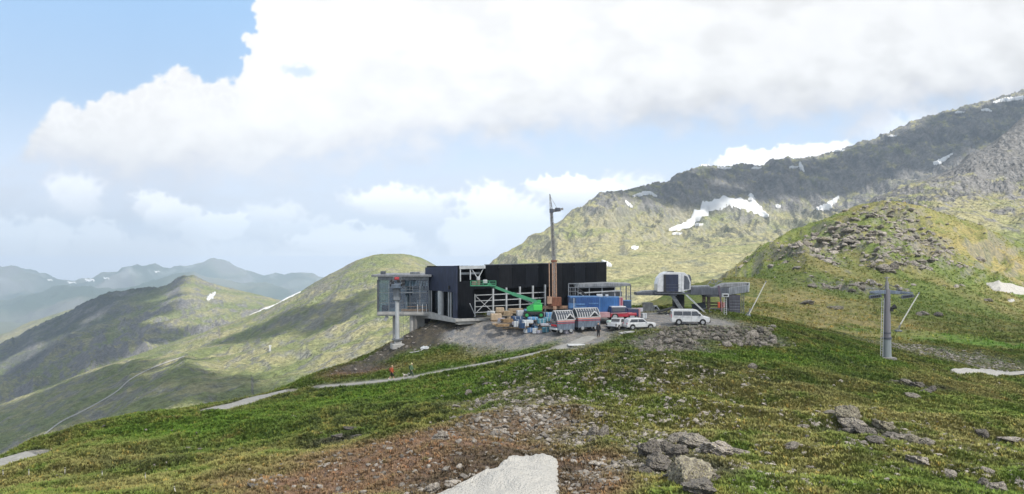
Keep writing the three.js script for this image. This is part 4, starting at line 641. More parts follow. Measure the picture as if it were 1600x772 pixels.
  bays.forEach((x, i) => hp('mullion', [beam([x, yf, z0], [x, yr, z0], i ? (i === 4 ? 0.12 : 0.07) : 0.28)], i ? M.zinc : M.zincDark));
  const rowsY = [yf + 0.05, 1.75, 3.25, yr - 0.02];
  for (let i = 0; i + 1 < bays.length; i++) for (let k = 0; k < 3; k++) hp('pane', [box(bays[i + 1] - bays[i] - 0.09, rowsY[k + 1] - rowsY[k] - 0.07, 0.03, (bays[i] + bays[i + 1]) / 2, (rowsY[k] + rowsY[k + 1]) / 2, z0 + 0.01)], M.glass);
  for (let k = 0; k < 4; k++) hp('pane', [box(0.03, yr - yf - 0.1, 2.35, x0 + 0.02, (yr + yf) / 2, z0 - 1.4 - 2.5 * k)], M.glass);
  for (const y of [1.72, 3.22]) hp('transom', [beam([x0 + 0.15, y, z0 + 0.02], [x1, y, z0 + 0.02], 0.07)], M.zinc);
  hp('hall_back_wall', [box(3.2, yr - yf, 0.1, x0 + 1.7, (yr + yf) / 2, zb + 0.4)], M.greyBlue); hp('hall_back_wall', [box(x1 - x0 - 3.4, yr - yf, 0.1, (x0 + x1) / 2 + 1.65, (yr + yf) / 2, zb + 1.5)], M.zincDark);
  for (let i = 0; i < 6; i++) hp('slat', [beam([x0 + 0.3, 0.8 + i * 0.5, -11.5], [x0 + 2.8, 0.8 + i * 0.5, -11.5], 0.05, 0.08)], M.zinc);
  for (let i = 0; i < 8; i++) hp('ceiling_baffle', [box(i < 4 ? 0.34 : 0.2, 0.75, 0.1, -8.1 + i * 0.43, 4.55, -8.2, 0, 0, -0.12)], M.whiteMatt);
  hp('lift_machine', [rbox(2.6, 1.0, 3, 0.15, -7.3, 3.5, -10), rbox(1.6, 1.7, 2, 0.2, -6.0, 1.3, -10.6), bar([-8.4, 3.3, -8.6], [-5.2, 3.3, -8.6], 0.18), bar([-8.5, 3.0, -8.9], [-8.5, 4.2, -8.9], 0.5, 0.5, 14)], M.zinc);
  hp('gearbox', [rbox(1.3, 0.45, 1, 0.08, -6.9, 3.75, -8.8), rbox(0.9, 0.9, 0.8, 0.1, -11.3, 0.9, -8.3)], M.black2);
  hp('drive_post', [bar([-8.2, yf, -9], [-8.2, 3, -9], 0.3, 0.3, 12)], M.concreteDark);
  hp('balustrade', [box(4.0, 0.35, 0.08, -6.7, yf + 0.35, z0 + 0.16), box(3, 0.12, 0.06, -6.4, yf + 0.85, z0 + 0.16)], M.woodOld);
  for (const x of [-6.3, -5.6, -5.0]) hp('balustrade_post', [beam([x, yf, z0 + 0.3], [x, yf + 1.2, z0 + 0.3], 0.09)], M.whiteMatt);
  const gy = (x, z) => height(C.x + x, C.z + z) - C.y;
  for (const [x, z, r] of [[-10.0, -9, 0.30], [-7.25, -7.6, 0.34], [-6.7, -7.4, 0.26]]) hp('stilt', [bar([x, gy(x, z) - 0.5, z], [x, yf - 0.4, z], r, r, 14)], x < -7 ? M.concrete : M.concreteDark);
  hp('abutment', [extrude([[-6.9, yf - 0.5], [-0.6, yf - 0.5], [-0.6, -2.6], [-3.6, -2.8], [-6.9, -3.2]], 0.5, 0.03).translate(0, 0, -9.3)], M.concrete);
  hp('window', [box(0.9, 0.7, 0.12, -5.1, -1.1, -9.02)], M.dark); hp('buttress', [box(0.5, 2.2, 0.5, -4.2, -1.6, -8.8)], M.concrete); hp('buttress', [box(0.35, 2.0, 0.5, -2.9, -1.4, -8.8)], M.concrete);
  hp('slab_edge', [beam([x0, yf - 0.1, z0 + 0.15], [x1 + 0.4, yf - 0.1, z0 + 0.15], 0.3, 0.42), beam([x1 + 0.3, yf - 0.15, z0 + 0.2], [-0.1, -0.3, 0.4], 0.35, 0.5)], M.concrete);
  hp('floodlight', [box(0.5, 0.75, 0.25, -11.0, -0.55, -7.2, 0.3, 0, -0.5)], M.whiteMatt);
}
// ---------------------------------------------------------------- lift pylons
function sheaves(t, x, y, z, n, step, r, ax = 'x', name = 'sheave') { for (let i = 0; i < n; i++) { const o = (i - (n - 1) / 2) * step, g = new THREE.CylinderGeometry(r, r, 0.12, 14).rotateZ(Math.PI / 2); obj(name, [g.translate(x, y, z + o)], M.black2, t); } }
{ // in front of the glass hall
  const b = ground(621, 541); b.y += 0.1; const d = -b.z, k = d / F, t = thing('lift_pylon', 'white steel cable pylon standing on a concrete foot before the glass hall', 'pylon', b);
  const y = (py) => (541 - py) * k, x = (px) => (px - 621) * k;
  obj('foot', [rbox(1.7, 0.7, 1.7, 0.06, 0, -0.1, 0, 0, 0.35), rbox(0.95, 0.6, 0.95, 0.06, 0.05, 0.35, 0, 0, 0.35)], M.concrete, t);
  obj('pole', [bar([0, 0.5, 0], [-0.05, y(466), 0], 0.34, 0.27, 20)], M.steelWhite, t); obj('flange', [bar([0, 0.8, 0], [0, 0.95, 0], 0.8, 0.8, 20)], M.zinc, t);
  obj('pole_head', [rbox(0.95, 1.7, 0.8, 0.1, -0.08, y(461), 0.1)], M.zinc, t); obj('crossarm', [rbox(1.7, 0.55, 2.6, 0.06, -0.05, y(448), 0)], M.greyBlue, t);
  for (const s of [-1, 1]) { obj('sheave_frame', [beam([s * 0.75, y(443), -1.6], [s * 0.75, y(443), 1.6], 0.10, 0.2), beam([s * 0.75, y(450), -1.2], [s * 0.75, y(450), 1.2], 0.10, 0.2)], M.zinc, t); sheaves(t, s * 0.75, y(445.5), 0, 6, 0.52, 0.22); sheaves(t, s * 0.75, y(440.5), 0, 6, 0.52, 0.22); }
  for (const s of [-1, 1]) obj('lifting_frame', [beam([s * 0.7, y(450), 0.2], [s * 0.5, y(431), 0.2], 0.1), beam([s * 0.7, y(432), 0.2], [-s * 0.7, y(441), 0.25], 0.08)], M.zinc, t);
  obj('lifting_beam', [beam([-0.9, y(431), 0.2], [0.9, y(431), 0.2], 0.14)], M.zinc, t); obj('motor', [rbox(0.62, 0.38, 0.5, 0.08, 0.02, y(436), 0.7)], mat('motor_red', [0.42, 0.05, 0.06], 0.5), t); obj('motor', [rbox(0.35, 0.4, 0.4, 0.06, 0.25, y(440), 0.8)], M.black2, t);
  obj('platform', [box(1.9, 0.06, 0.9, 1.3, y(458), 0.4), beam([0.5, y(449), 0.8], [2.2, y(449), 0.8], 0.05), beam([0.5, y(453), 0.8], [2.2, y(453), 0.8], 0.04), beam([2.2, y(458), 0.8], [2.2, y(449), 0.8], 0.05), beam([1.3, y(458), 0.8], [1.3, y(449), 0.8], 0.05)], M.zinc, t);
  obj('ladder', [bar([0.55, 0.8, 0.35], [0.5, y(460), 0.35], 0.03), bar([0.85, 0.8, 0.3], [0.8, y(460), 0.3], 0.03), ...[...Array(16)].map((_, i) => bar([0.53, 1 + i * 0.34, 0.35], [0.83, 1 + i * 0.34, 0.3], 0.02, 0.02, 5))], M.zinc, t);
}
{ // grey pylon alone on the right
  const b = ground(1386, 561), d = -b.z, k = d / F, t = thing('lift_pylon', 'grey T-shaped cable pylon standing alone on the grass at right', 'pylon', b), y = (py) => (561 - py) * k, x = (px) => (px - 1386) * k;
  obj('foot', [rbox(1.7, 0.5, 1.7, 0.06, 0, 0, 0)], M.concreteDark, t);
  obj('lower_tube', [bar([0, 0.1, 0], [0, y(528), 0], 0.52, 0.48, 24)], mat('pale_zinc', [0.36, 0.40, 0.41], 0.5, 0.3, { map: T.streak }), t); obj('collar', [bar([0, y(530), 0], [0, y(526.5), 0], 0.56, 0.56, 24), bar([0, y(521), 0], [0, y(519), 0], 0.5, 0.5, 24)], M.zincDark, t);
  obj('upper_tube', [bar([0, y(528), 0], [0.02, y(452), 0], 0.44, 0.36, 24)], mat('lilac_zinc', [0.275, 0.265, 0.29], 0.55, 0.25, { map: T.streak }), t);
  obj('crossarm', [extrude([[x(1360), y(459)], [x(1420), y(459.5)], [x(1420), y(456)], [x(1386), y(453)], [x(1360), y(455)]], 0.5, 0.03)], M.greyBlue, t);
  obj('mast_head', [bar([0, y(454), 0], [0, y(440), 0], 0.26, 0.2, 14)], M.mast, t); obj('mast_head', [bar([0, y(440), 0], [0, y(432), 0], 0.09, 0.07, 10), rbox(0.6, 0.12, 0.12, 0.02, 0, y(434), 0)], M.mast, t);
  for (const s of [-1, 1]) { const cx = s < 0 ? x(1364) : x(1414); obj('sheave_frame', [beam([cx - 0.62, y(462), 0.5], [cx + 0.72, y(460.5), 0.5], 0.12, 0.22), beam([cx - 0.62, y(456), 0.45], [cx + 0.72, y(457.5), 0.45], 0.10, 0.16)], M.greyBlue, t);
    for (let i = 0; i < 6; i++) obj('sheave', [new THREE.CylinderGeometry(0.2, 0.2, 0.12, 14).rotateX(Math.PI / 2).translate(cx - 0.55 + i * 0.24, y(464) + i * 0.03, 0.55)], M.zincDark, t);
    obj('catwalk', [beam([cx - 0.8, y(450.5), -0.3], [cx + 0.8, y(451.5), -0.3], 0.04), beam([cx - 0.8, y(456), -0.3], [cx - 0.8, y(450.5), -0.3], 0.04), beam([cx + 0.8, y(456), -0.3], [cx + 0.8, y(451.5), -0.3], 0.04)], M.zinc, t); }
  obj('lifting_frame', [beam([x(1372), y(455), 0.1], [0, y(444), 0.1], 0.08), beam([x(1402), y(450), 0.1], [0, y(444), 0.1], 0.08), beam([x(1402), y(450), 0.1], [x(1410), y(457), 0.1], 0.08)], M.zincDark, t);
  obj('ladder', [bar([-0.62, 0.1, 0.2], [-0.46, y(466), 0.2], 0.04), bar([-0.88, 0.1, 0.15], [-0.7, y(466), 0.15], 0.035), ...[...Array(22)].map((_, i) => bar([lerp(-0.88, -0.7, i / 22), 0.4 + i * 0.32, 0.15], [lerp(-0.62, -0.46, i / 22), 0.4 + i * 0.32, 0.2], 0.02, 0.02, 5))], M.steelWhite, t);
  obj('loudspeaker', [put(new THREE.CylinderGeometry(0.3, 0.14, 0.55, 14), 0.62, y(480), 0.35, 0, 0, -1.1), rbox(0.3, 0.5, 0.3, 0.04, 0.45, y(483), 0.3)], M.black2, t); obj('stay', [bar([0.6, y(479), 0.3], [1.9, y(490), 0.5], 0.02)], M.black2, t);
}
// ---------------------------------------------------------------- tower crane folded upright behind the yard
{
  const d = 111, b = P(866, 488, d), t = thing('tower_crane', 'tall slender crane with a rusty foot rising before the black facade', 'crane', b), k = d / F, y = (py) => (488 - py) * k, x = (px) => (px - 866) * k;
  b.y; obj('undercarriage', [rbox(3.6, 0.45, 0.5, 0.04, 0.2, 0.7, 0), rbox(0.5, 0.4, 3.2, 0.04, 0, 0.7, 0)], M.orange, t);
  for (const [a, c] of [[-1.7, 0.1], [2.1, 0.1], [0, 1.5], [0, -1.5]]) obj('outrigger_foot', [bar([a, -0.6, c], [a, 0.7, c], 0.1), box(0.6, 0.12, 0.6, a, -0.3, c)], M.rust, t);
  obj('ballast', [rbox(1.9, 1.25, 1.5, 0.06, 0.05, 1.55, 0)], M.rust, t); obj('ballast', [rbox(0.7, 1.0, 1.7, 0.05, -0.7, 1.75, 0.1)], M.orange, t);
  const lattice = (name, x0, y0, x1, y1, w0, w1, m, n, r) => { const g = []; for (const [a, c] of [[-1, -1], [1, -1], [1, 1], [-1, 1]]) g.push(beam([x0 + a * w0 / 2, y0, c * w0 / 2], [x1 + a * w1 / 2, y1, c * w1 / 2], r * 2)); for (let i = 0; i < n; i++) { const f = i / n, h = (i + 1) / n, X = lerp(x0, x1, f), XX = lerp(x0, x1, h), Y = lerp(y0, y1, f), YY = lerp(y0, y1, h), w = lerp(w0, w1, f) / 2, u = lerp(w0, w1, h) / 2, s = i % 2 ? 1 : -1; for (const c of [-1, 1]) { g.push(bar([X - s * w, Y, c * w], [XX + s * u, YY, c * u], r * 0.7, r * 0.7, 5), bar([X + c * w, Y, -s * w], [XX + c * u, YY, s * u], r * 0.7, r * 0.7, 5), bar([X - w, Y, c * w], [X + w, Y, c * w], r * 0.6, r * 0.6, 5)); } } return obj(name, g, m, t); };
  lattice('lower_mast', 0.05, 1.8, -0.02, y(408), 0.55, 0.52, M.orange, 14, 0.06); obj('inner_mast', [bar([0.03, 2, 0], [-0.1, y(400), 0], 0.19, 0.17, 10)], M.steelWhite, t);
  obj('hoist_tube', [beam([x(858.5), 1.8, 0.3], [x(858), y(410), 0.3], 0.13)], M.orange, t); obj('collar', [rbox(0.85, 0.3, 0.8, 0.04, -0.04, y(408), 0)], M.rust, t);
  lattice('upper_mast', -0.04, y(408), x(861.5), y(330), 0.42, 0.34, M.mast, 16, 0.05); obj('mast_core', [bar([-0.1, y(400), 0], [x(861.5), y(330), 0], 0.10, 0.09, 8)], M.mast, t);
  lattice('mast_tip', x(861.5), y(330), x(859), y(303), 0.34, 0.06, M.mast, 6, 0.035);
  obj('slewing_head', [rbox(0.6, 0.55, 0.5, 0.05, x(861.8), y(329.5), 0)], M.zincDark, t); obj('jib', [beam([x(862), y(329), 0.1], [x(880), y(326.5), 0.1], 0.24, 0.3), beam([x(864), y(331), 0.1], [x(876), y(329.5), 0.1], 0.15, 0.14)], M.mast, t); obj('trolley', [rbox(0.7, 0.4, 0.5, 0.05, x(871), y(327), 0.15)], M.zincDark, t);
  obj('stay_rope', [bar([x(859.5), y(306), 0], [x(870), y(325), 0.1], 0.02, 0.02, 5)], M.mast, t); obj('hoist_rope', [bar([x(862.5), y(327), 0.2], [x(862.5), y(352), 0.2], 0.02, 0.02, 5)], M.black2, t);
}
// ---------------------------------------------------------------- green boom lift reaching up to the roof opening
{
  const d = 104, b = P(834, 489, d), t = thing('boom_lift', 'bright green boom lift reaching up to the roof opening of the black hall', 'boom lift', b), k = d / F, y = (py) => (489 - py) * k, x = (px) => (px - 834) * k;
  obj('chassis', [rbox(2.6, 0.4, 1.8, 0.08, 0, 0.0, 0)], M.black2, t);
  for (const [a, c] of [[-0.95, 1], [0.95, 1], [-0.95, -1], [0.95, -1]]) { const w = obj('wheel', [new THREE.CylinderGeometry(0.42, 0.42, 0.35, 18).rotateX(Math.PI / 2).translate(a, -0.22, c * 0.9)], M.tyre, t); obj('rim', [new THREE.CylinderGeometry(0.22, 0.22, 0.37, 12).rotateX(Math.PI / 2).translate(a, -0.22, c * 0.9)], M.green, w); }
  obj('turntable', [extrude([[x(823), 0.25], [x(846), 0.2], [x(847), y(474)], [x(838), y(471)], [x(823), y(480)]], 1.5, 0.06)], M.green, t); obj('engine_cover', [rbox(1.2, 0.8, 1.56, 0.1, x(840), 0.75, 0.02)], mat('light_machine_green', [0.06, 0.52, 0.09], 0.4), t);
  obj('lower_boom', [beam([x(843), y(473), 0.1], [x(801), y(459), 0.1], 0.34, 0.46)], M.greenDark, t); obj('upper_boom', [beam([x(806), y(461), 0.12], [x(762), y(444), 0.12], 0.26, 0.34)], M.greenDark, t); obj('boom_end', [rbox(0.5, 0.6, 0.5, 0.06, x(842), y(472), 0.1)], M.green, t);
  obj('lift_cylinder', [bar([x(838), y(478), 0.1], [x(815), y(466), 0.1], 0.09)], M.zinc, t); obj('jib_head', [rbox(0.6, 0.5, 0.5, 0.1, x(758), y(440), 0.1)], M.steelWhite, t);
  obj('platform_floor', [box(3.4, 0.14, 1.1, x(755), y(446), 0.2)], M.greenDark, t);
  for (const z of [-0.35, 0.75]) { for (const h of [442.5, 439]) obj('rail', [beam([x(735.5), y(h), z], [x(775), y(h), z], 0.05)], M.greenDark, t); for (const px of [735.5, 745, 755, 765, 775]) obj('rail_post', [beam([x(px), y(446), z], [x(px), y(438.7), z], 0.05)], M.greenDark, t); }
  obj('tool_box', [rbox(0.6, 0.5, 0.5, 0.04, x(741), y(442.5), 0.1), rbox(0.4, 0.7, 0.4, 0.04, x(748), y(441.5), 0.1)], M.woodOld, t);
}
// ---------------------------------------------------------------- steel canopy over the goods ramp, right of the black hall
{
  const d = 110, b = P(936, 492, d), t = thing('steel_canopy', 'open grey steel canopy with glazed bays at the right end of the black hall', 'canopy', b), k = d / F, y = (py) => (492 - py) * k, x = (px) => (px - 936) * k;
  obj('roof', [extrude([[x(900), y(449)], [x(985), y(446.5)], [x(985), y(443)], [x(946), y(442)], [x(900), y(444)]], 4.6, 0.04).translate(0, 0, -2)], M.greyRoof, t);
  for (const px of [888, 898.5, 903]) obj('post', [beam([x(px), 0, px < 895 ? 0.6 : 0.3], [x(px), y(443), px < 895 ? 0.6 : 0.3], 0.13)], M.zinc, t);
  obj('head_rail', [beam([x(888), y(443), 0.6], [x(904), y(443), 0.3], 0.13)], M.zinc, t);
  for (const h of [449, 455, 462]) obj('side_rail', [beam([x(888), y(h), 0.6], [x(903), y(h), 0.35], 0.07)], M.zinc, t);
  for (const px of [891, 895]) obj('side_rail', [beam([x(px), y(449), 0.55], [x(px), y(468), 0.55], 0.05)], M.zinc, t);
  for (const px of [921, 941, 961, 970]) obj('post', [beam([x(px), 0, -0.2], [x(px), y(446), -0.2], 0.12)], M.steelWhite, t);
  obj('rail', [beam([x(904), y(458), 0], [x(970), y(454), 0], 0.1, 0.16)], M.steelWhite, t); obj('rail', [beam([x(904), y(449.6), 0.05], [x(971), y(448), 0.05], 0.08, 0.1)], M.steelWhite, t);
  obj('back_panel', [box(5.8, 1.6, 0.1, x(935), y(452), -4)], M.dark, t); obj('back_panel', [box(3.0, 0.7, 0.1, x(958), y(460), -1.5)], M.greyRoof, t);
  obj('post', [beam([x(985), 0, 0.2], [x(985), y(445), 0.2], 0.14)], M.zincDark, t); obj('post', [beam([x(985), 0, -4], [x(985), y(445), -4], 0.14)], M.zincDark, t);
  for (const px of [973.5, 977.5, 981.5]) obj('mullion', [beam([x(px), y(470), 0.1], [x(px), y(446), 0.1], 0.04)], M.zinc, t); for (const h of [452, 458, 464]) obj('mullion', [beam([x(970), y(h), 0.1], [x(985), y(h), 0.1], 0.04)], M.zinc, t);
  obj('brace', [beam([x(903), y(451), 0.9], [x(920), y(466), 1.4], 0.22, 0.26), beam([x(920), y(466), 1.4], [x(923), y(482), 1.6], 0.28, 0.3)], M.black2, t); obj('brace', [beam([x(901), y(456), 0.6], [x(917), y(465), 0.9], 0.07)], M.steelWhite, t);
}
// ---------------------------------------------------------------- containers and vehicles in the yard
function corrugated(L, H, D, m, t, name = 'side') { const g = []; const n = Math.round(L / 0.28); g.push(box(L, H, D, 0, H / 2, 0)); for (let i = 0; i < n; i++) { const x = -L / 2 + (i + 0.5) * L / n; g.push(box(L / n * 0.5, H - 0.3, 0.05, x, H / 2, D / 2 + 0.02)); } obj(name, g, m, t); }
const yardY = (x, z) => height(x, z);
function placed(px, py, d) { const p = P(px, py, d); return p; }
{
  const p = P(912, 489, 105), t = thing('shipping_container', 'faded blue shipping container under the left of the steel canopy', 'container', p, 0.12);
  corrugated(3.9, 2.2, 2.3, M.blue, t, 'body'); obj('stripe', [box(1.6, 0.25, 0.04, -0.9, 1.25, 1.21), box(1.4, 0.2, 0.04, -0.6, 0.85, 1.21), box(1.3, 0.16, 0.04, 1.1, 1.35, 1.21)], M.blueLight, t); obj('corner_post', [box(0.14, 2.2, 0.14, -1.95, 1.1, 1.12)], M.blueLight, t); obj('corner_post', [box(0.14, 2.2, 0.14, 1.95, 1.1, 1.12)], M.blueLight, t); obj('roof_rail', [box(4, 0.1, 2.36, 0, 2.22, 0)], M.blueLight, t);
  const q = P(947, 489, 106), u = thing('shipping_container', 'brighter blue container standing behind the red truck', 'container', q, -0.1);
  corrugated(3.4, 2.15, 2.3, mat('bright_blue', [0.055, 0.20, 0.52], 0.5, 0, { map: T.streak }), u, 'body'); obj('roof_rail', [box(3.5, 0.1, 2.36, 0, 2.18, 0)], M.blueLight, u); for (const s of [-1, 1]) obj('corner_post', [box(0.14, 2.15, 0.14, s * 1.7, 1.07, 1.12)], M.blue, u); obj('load', [rbox(0.8, 0.35, 0.8, 0.05, -0.9, 2.4, 0), rbox(0.4, 0.3, 0.4, 0.05, 0.1, 2.4, 0.2)], M.foil, u);
  const v = P(893.5, 489, 104), w = thing('crate_stack', 'dark blue stack of crates with white straps at the left canopy post', 'crate', v, 0.1);
  for (let i = 0; i < 3; i++) { obj('crate', [rbox(0.95, 0.65, 0.9, 0.03, 0.03 * i, 0.34 + i * 0.68, 0)], i === 1 ? M.blueLight : M.foilNavy, w); obj('strap', [box(0.08, 0.67, 0.92, 0.2, 0.34 + i * 0.68, 0.02)], M.foil, w); }
}
// wheels lie on +-x with their axle along z
function wheel(t, x, y, z, r, wd = 0.22) { const w = obj('wheel', [new THREE.CylinderGeometry(r, r, wd, 22).rotateX(Math.PI / 2).translate(x, y, z)], M.tyre, t), s = Math.sign(z) || 1; obj('rim', [new THREE.CylinderGeometry(r * 0.62, r * 0.62, 0.03, 16).rotateX(Math.PI / 2).translate(x, y, z + s * wd / 2)], M.rim, w); return w; }
function prof(pts, w, bevel, m, name, t, y0 = 0) { const g = extrude(pts, w, bevel); return obj(name, [g], m, t); }
{ // red and navy truck with two upright signs on its bed
  const p = P(972, 500, 105), t = thing('truck', 'red and navy truck with dark windows, nose to the right, beside the blue containers', 'truck', p, 0.16); t.scale.setScalar(1.12);
  prof([[-1.75, 0.45], [0.95, 0.45], [0.95, 0.98], [-1.75, 0.88]], 2.1, 0.05, M.red, 'lower_body', t); prof([[-1.75, 0.90], [0.35, 0.98], [0.28, 1.62], [-1.65, 1.62]], 2.0, 0.08, M.navyPaint, 'cab', t);
  obj('window', [box(1.55, 0.42, 0.03, -0.72, 1.32, 1.02)], M.carGlass, t); obj('stripe', [box(2.0, 0.1, 0.03, -0.7, 0.93, 1.07, 0, 0, 0.03)], M.pink, t); obj('roof', [rbox(1.8, 0.12, 1.9, 0.05, -0.7, 1.66, 0)], M.white, t);
  prof([[0.36, 0.5], [1.75, 0.5], [1.75, 1.4], [0.36, 1.45]], 2.0, 0.06, M.navyPaint, 'bonnet', t); obj('bumper', [rbox(0.25, 1.0, 2.0, 0.05, 1.88, 0.9, 0)], M.pink, t); obj('front_wing', [rbox(1.1, 0.35, 0.3, 0.08, 0.95, 0.75, 0.95)], M.red, t);
  wheel(t, 0.95, 0.45, 0.95, 0.46); wheel(t, -1.2, 0.45, 0.95, 0.44); wheel(t, 0.95, 0.45, -0.95, 0.46); wheel(t, -1.2, 0.45, -0.95, 0.44); obj('headlamp', [rbox(0.1, 0.2, 0.3, 0.03, 1.98, 1.1, 0.7)], M.clearLamp, t);
  prof([[-3.1, 0.4], [-1.78, 0.4], [-1.78, 1.0], [-3.1, 1.0]], 2.0, 0.04, M.pink, 'load_bed', t);
  const q = P(963.5, 485, 106);
  for (const [px, l] of [[962, 'left of two upright pale red striped boards standing behind the red truck'], [970, 'right of two upright pale red striped boards standing behind the red truck']]) { const s = thing('striped_board', l, 'board', P(px, 490, 105.6), 0.1); obj('panel', [rbox(0.62, 2.2, 0.12, 0.02, 0, 1.1, 0)], M.pink, s); obj('stripe', [box(0.2, 2.1, 0.03, 0.08, 1.1, 0.07)], mat('dusky_rose', [0.30, 0.06, 0.10], 0.6), s); obj('edge', [box(0.06, 2.2, 0.14, -0.3, 1.1, 0)], M.steelWhite, s); }
  const c = P(979, 490, 107), cc = thing('crate', 'small dark blue lidded bin right of the striped boards', 'bin', c, 0.1); obj('body', [rbox(1.1, 1.7, 1.1, 0.06, 0, 0.9, 0)], M.foilNavy, cc); obj('lid', [rbox(1.15, 0.12, 1.15, 0.03, 0, 1.8, 0)], M.blueLight, cc);
}
{ // two trailers with ribbed white hoods
  const make = (px, py, d, L, label, tail) => {
    const p = P(px, py, d), t = thing('hooded_trailer', label, 'trailer', p, 0.44), W = 1.9, h = 1.3;
    t.scale.y = 0.95;
    obj('side_panel', [rbox(L, h, W, 0.05, 0, 0.4 + h / 2, 0)], M.greyBlue, t); obj('stripe', [box(L + 0.02, 0.09, W + 0.05, 0, 0.4 + h * 0.72, 0)], M.red, t); obj('stripe', [box(L + 0.02, 0.13, W + 0.06, 0, 0.4 + h * 0.92, 0)], M.salmon, t);
    obj('waist_rail', [box(L + 0.06, 0.1, W + 0.1, 0, 0.4 + h + 0.06, 0)], M.whiteMatt, t);
    obj('hood', [extrude([[-W / 2 + 0.1, 0], [W / 2 - 0.1, 0], [W / 2 - 0.35, 0.75], [W / 2 - 0.75, 1.02], [-W / 2 + 0.75, 1.02], [-W / 2 + 0.35, 0.75]], L - 0.16).rotateY(Math.PI / 2).translate(0, 0.4 + h + 0.1, 0)], mat('hood_film', [0.055, 0.065, 0.085], 0.4, 0, { map: T.grain }), t);
    const n = Math.round(L / 0.36); for (let i = 0; i <= n; i++) { const x = -L / 2 + i * L / n; obj('rib', [tube([[x, 1.75, W / 2 - 0.04], [x, 2.2, W / 2 - 0.2], [x, 2.62, W / 2 - 0.5], [x, 2.88, 0.2], [x, 2.88, -0.2], [x, 2.62, -W / 2 + 0.5], [x, 1.75, -W / 2 + 0.04]], 0.055, 20, 5)], M.whiteMatt, t); }
    obj('ridge_rail', [beam([-L / 2, 2.93, 0.25], [L / 2, 2.93, 0.25], 0.08)], M.whiteMatt, t); obj('ridge_rail', [beam([-L / 2, 2.93, -0.25], [L / 2, 2.93, -0.25], 0.08)], M.whiteMatt, t);
    const X = L * 0.24; obj('gable_frame', [beam([X - 0.75, 1.8, W / 2 + 0.06], [X, 2.55, W / 2 - 0.02], 0.1), beam([X + 0.75, 1.8, W / 2 + 0.06], [X, 2.55, W / 2 - 0.02], 0.1)], M.whiteMatt, t); obj('gable_opening', [extrude([[X - 0.5, 1.84], [X + 0.5, 1.84], [X, 2.36]], 0.06).translate(0, 0, W / 2 - 0.01)], M.dark, t);
    for (const s of [-1, 1]) for (const q of [-1, 1]) wheel(t, s * L * 0.3, 0.32, q * (W / 2 - 0.12), 0.36);
    if (tail) { obj('end_window', [rbox(0.05, 0.6, W - 0.5, 0.02, -L / 2 - 0.03, 1.55, 0)], M.carGlass, t); obj('tail_lamp', [rbox(0.08, 0.3, W - 0.5, 0.03, -L / 2 - 0.03, 1.0, 0)], M.redLamp, t); obj('bumper', [rbox(0.2, 0.25, W - 0.1, 0.05, -L / 2 - 0.1, 0.55, 0)], M.white, t); }
    return t;
  };
  make(879, 519.5, 98.6, 2.45, 'front hooded trailer with dark end window and red tail lamps', true); make(915, 515, 100.2, 3.3, 'second ribbed trailer with dark gable opening, behind the one with tail lamps', false);
}
function van(t) {
  prof([[-2.4, 0.3], [2.35, 0.3], [2.42, 0.62], [2.3, 0.98], [1.55, 1.15], [0.85, 1.86], [0.45, 1.95], [-2.25, 1.95], [-2.4, 1.7], [-2.45, 0.7]], 1.86, 0.10, M.white, 'body', t);
  for (const s of [-1, 1]) { obj('side_window', [extrude([[-2.15, 1.2], [-1.05, 1.2], [-1.05, 1.72], [-2.1, 1.72]], 0.03).translate(0, 0, s * 0.935)], M.carGlass, t); obj('side_window', [extrude([[-0.97, 1.2], [0.02, 1.2], [0.02, 1.72], [-0.97, 1.72]], 0.03).translate(0, 0, s * 0.935)], M.carGlass, t); obj('side_window', [extrude([[0.12, 1.18], [1.28, 1.18], [0.72, 1.72], [0.12, 1.72]], 0.03).translate(0, 0, s * 0.935)], M.carGlass, t); obj('mirror', [rbox(0.14, 0.24, 0.2, 0.04, 1.15, 1.28, s * 1.03)], M.black2, t); obj('headlamp', [rbox(0.3, 0.2, 0.3, 0.06, 2.22, 0.88, s * 0.72)], M.clearLamp, t); obj('tail_lamp', [rbox(0.06, 0.4, 0.14, 0.02, -2.43, 1.1, s * 0.84)], M.redLamp, t); obj('wheel_arch', [new THREE.CylinderGeometry(0.42, 0.42, 0.02, 22, 1).rotateX(Math.PI / 2).translate(1.5, 0.36, s * 0.931), new THREE.CylinderGeometry(0.42, 0.42, 0.02, 22, 1).rotateX(Math.PI / 2).translate(-1.5, 0.36, s * 0.931)], M.dark, t); for (const x of [-1.5, 1.5]) wheel(t, x, 0.34, s * 0.86, 0.34); obj('door_seam', [box(0.02, 1.2, 0.01, 0.06, 0.95, s * 0.934), box(0.02, 1.2, 0.01, -1.0, 0.95, s * 0.934), box(2.2, 0.02, 0.01, -1.2, 1.0, s * 0.934)], M.zincDark, t); obj('sill', [box(2.4, 0.1, 0.03, 0, 0.36, s * 0.93)], M.black2, t); }
  obj('windscreen', [put(new THREE.BoxGeometry(1.0, 0.03, 1.6), 1.22, 1.53, 0, 0, 0, -0.79)], M.carGlass, t); obj('bumper', [rbox(0.25, 0.34, 1.8, 0.08, 2.36, 0.45, 0)], M.black2, t); obj('grille', [box(0.05, 0.14, 0.9, 2.40, 0.78, 0)], M.black2, t); obj('rear_window', [box(0.03, 0.5, 1.3, -2.45, 1.46, 0, 0, 0, 0.05)], M.carGlass, t);
}
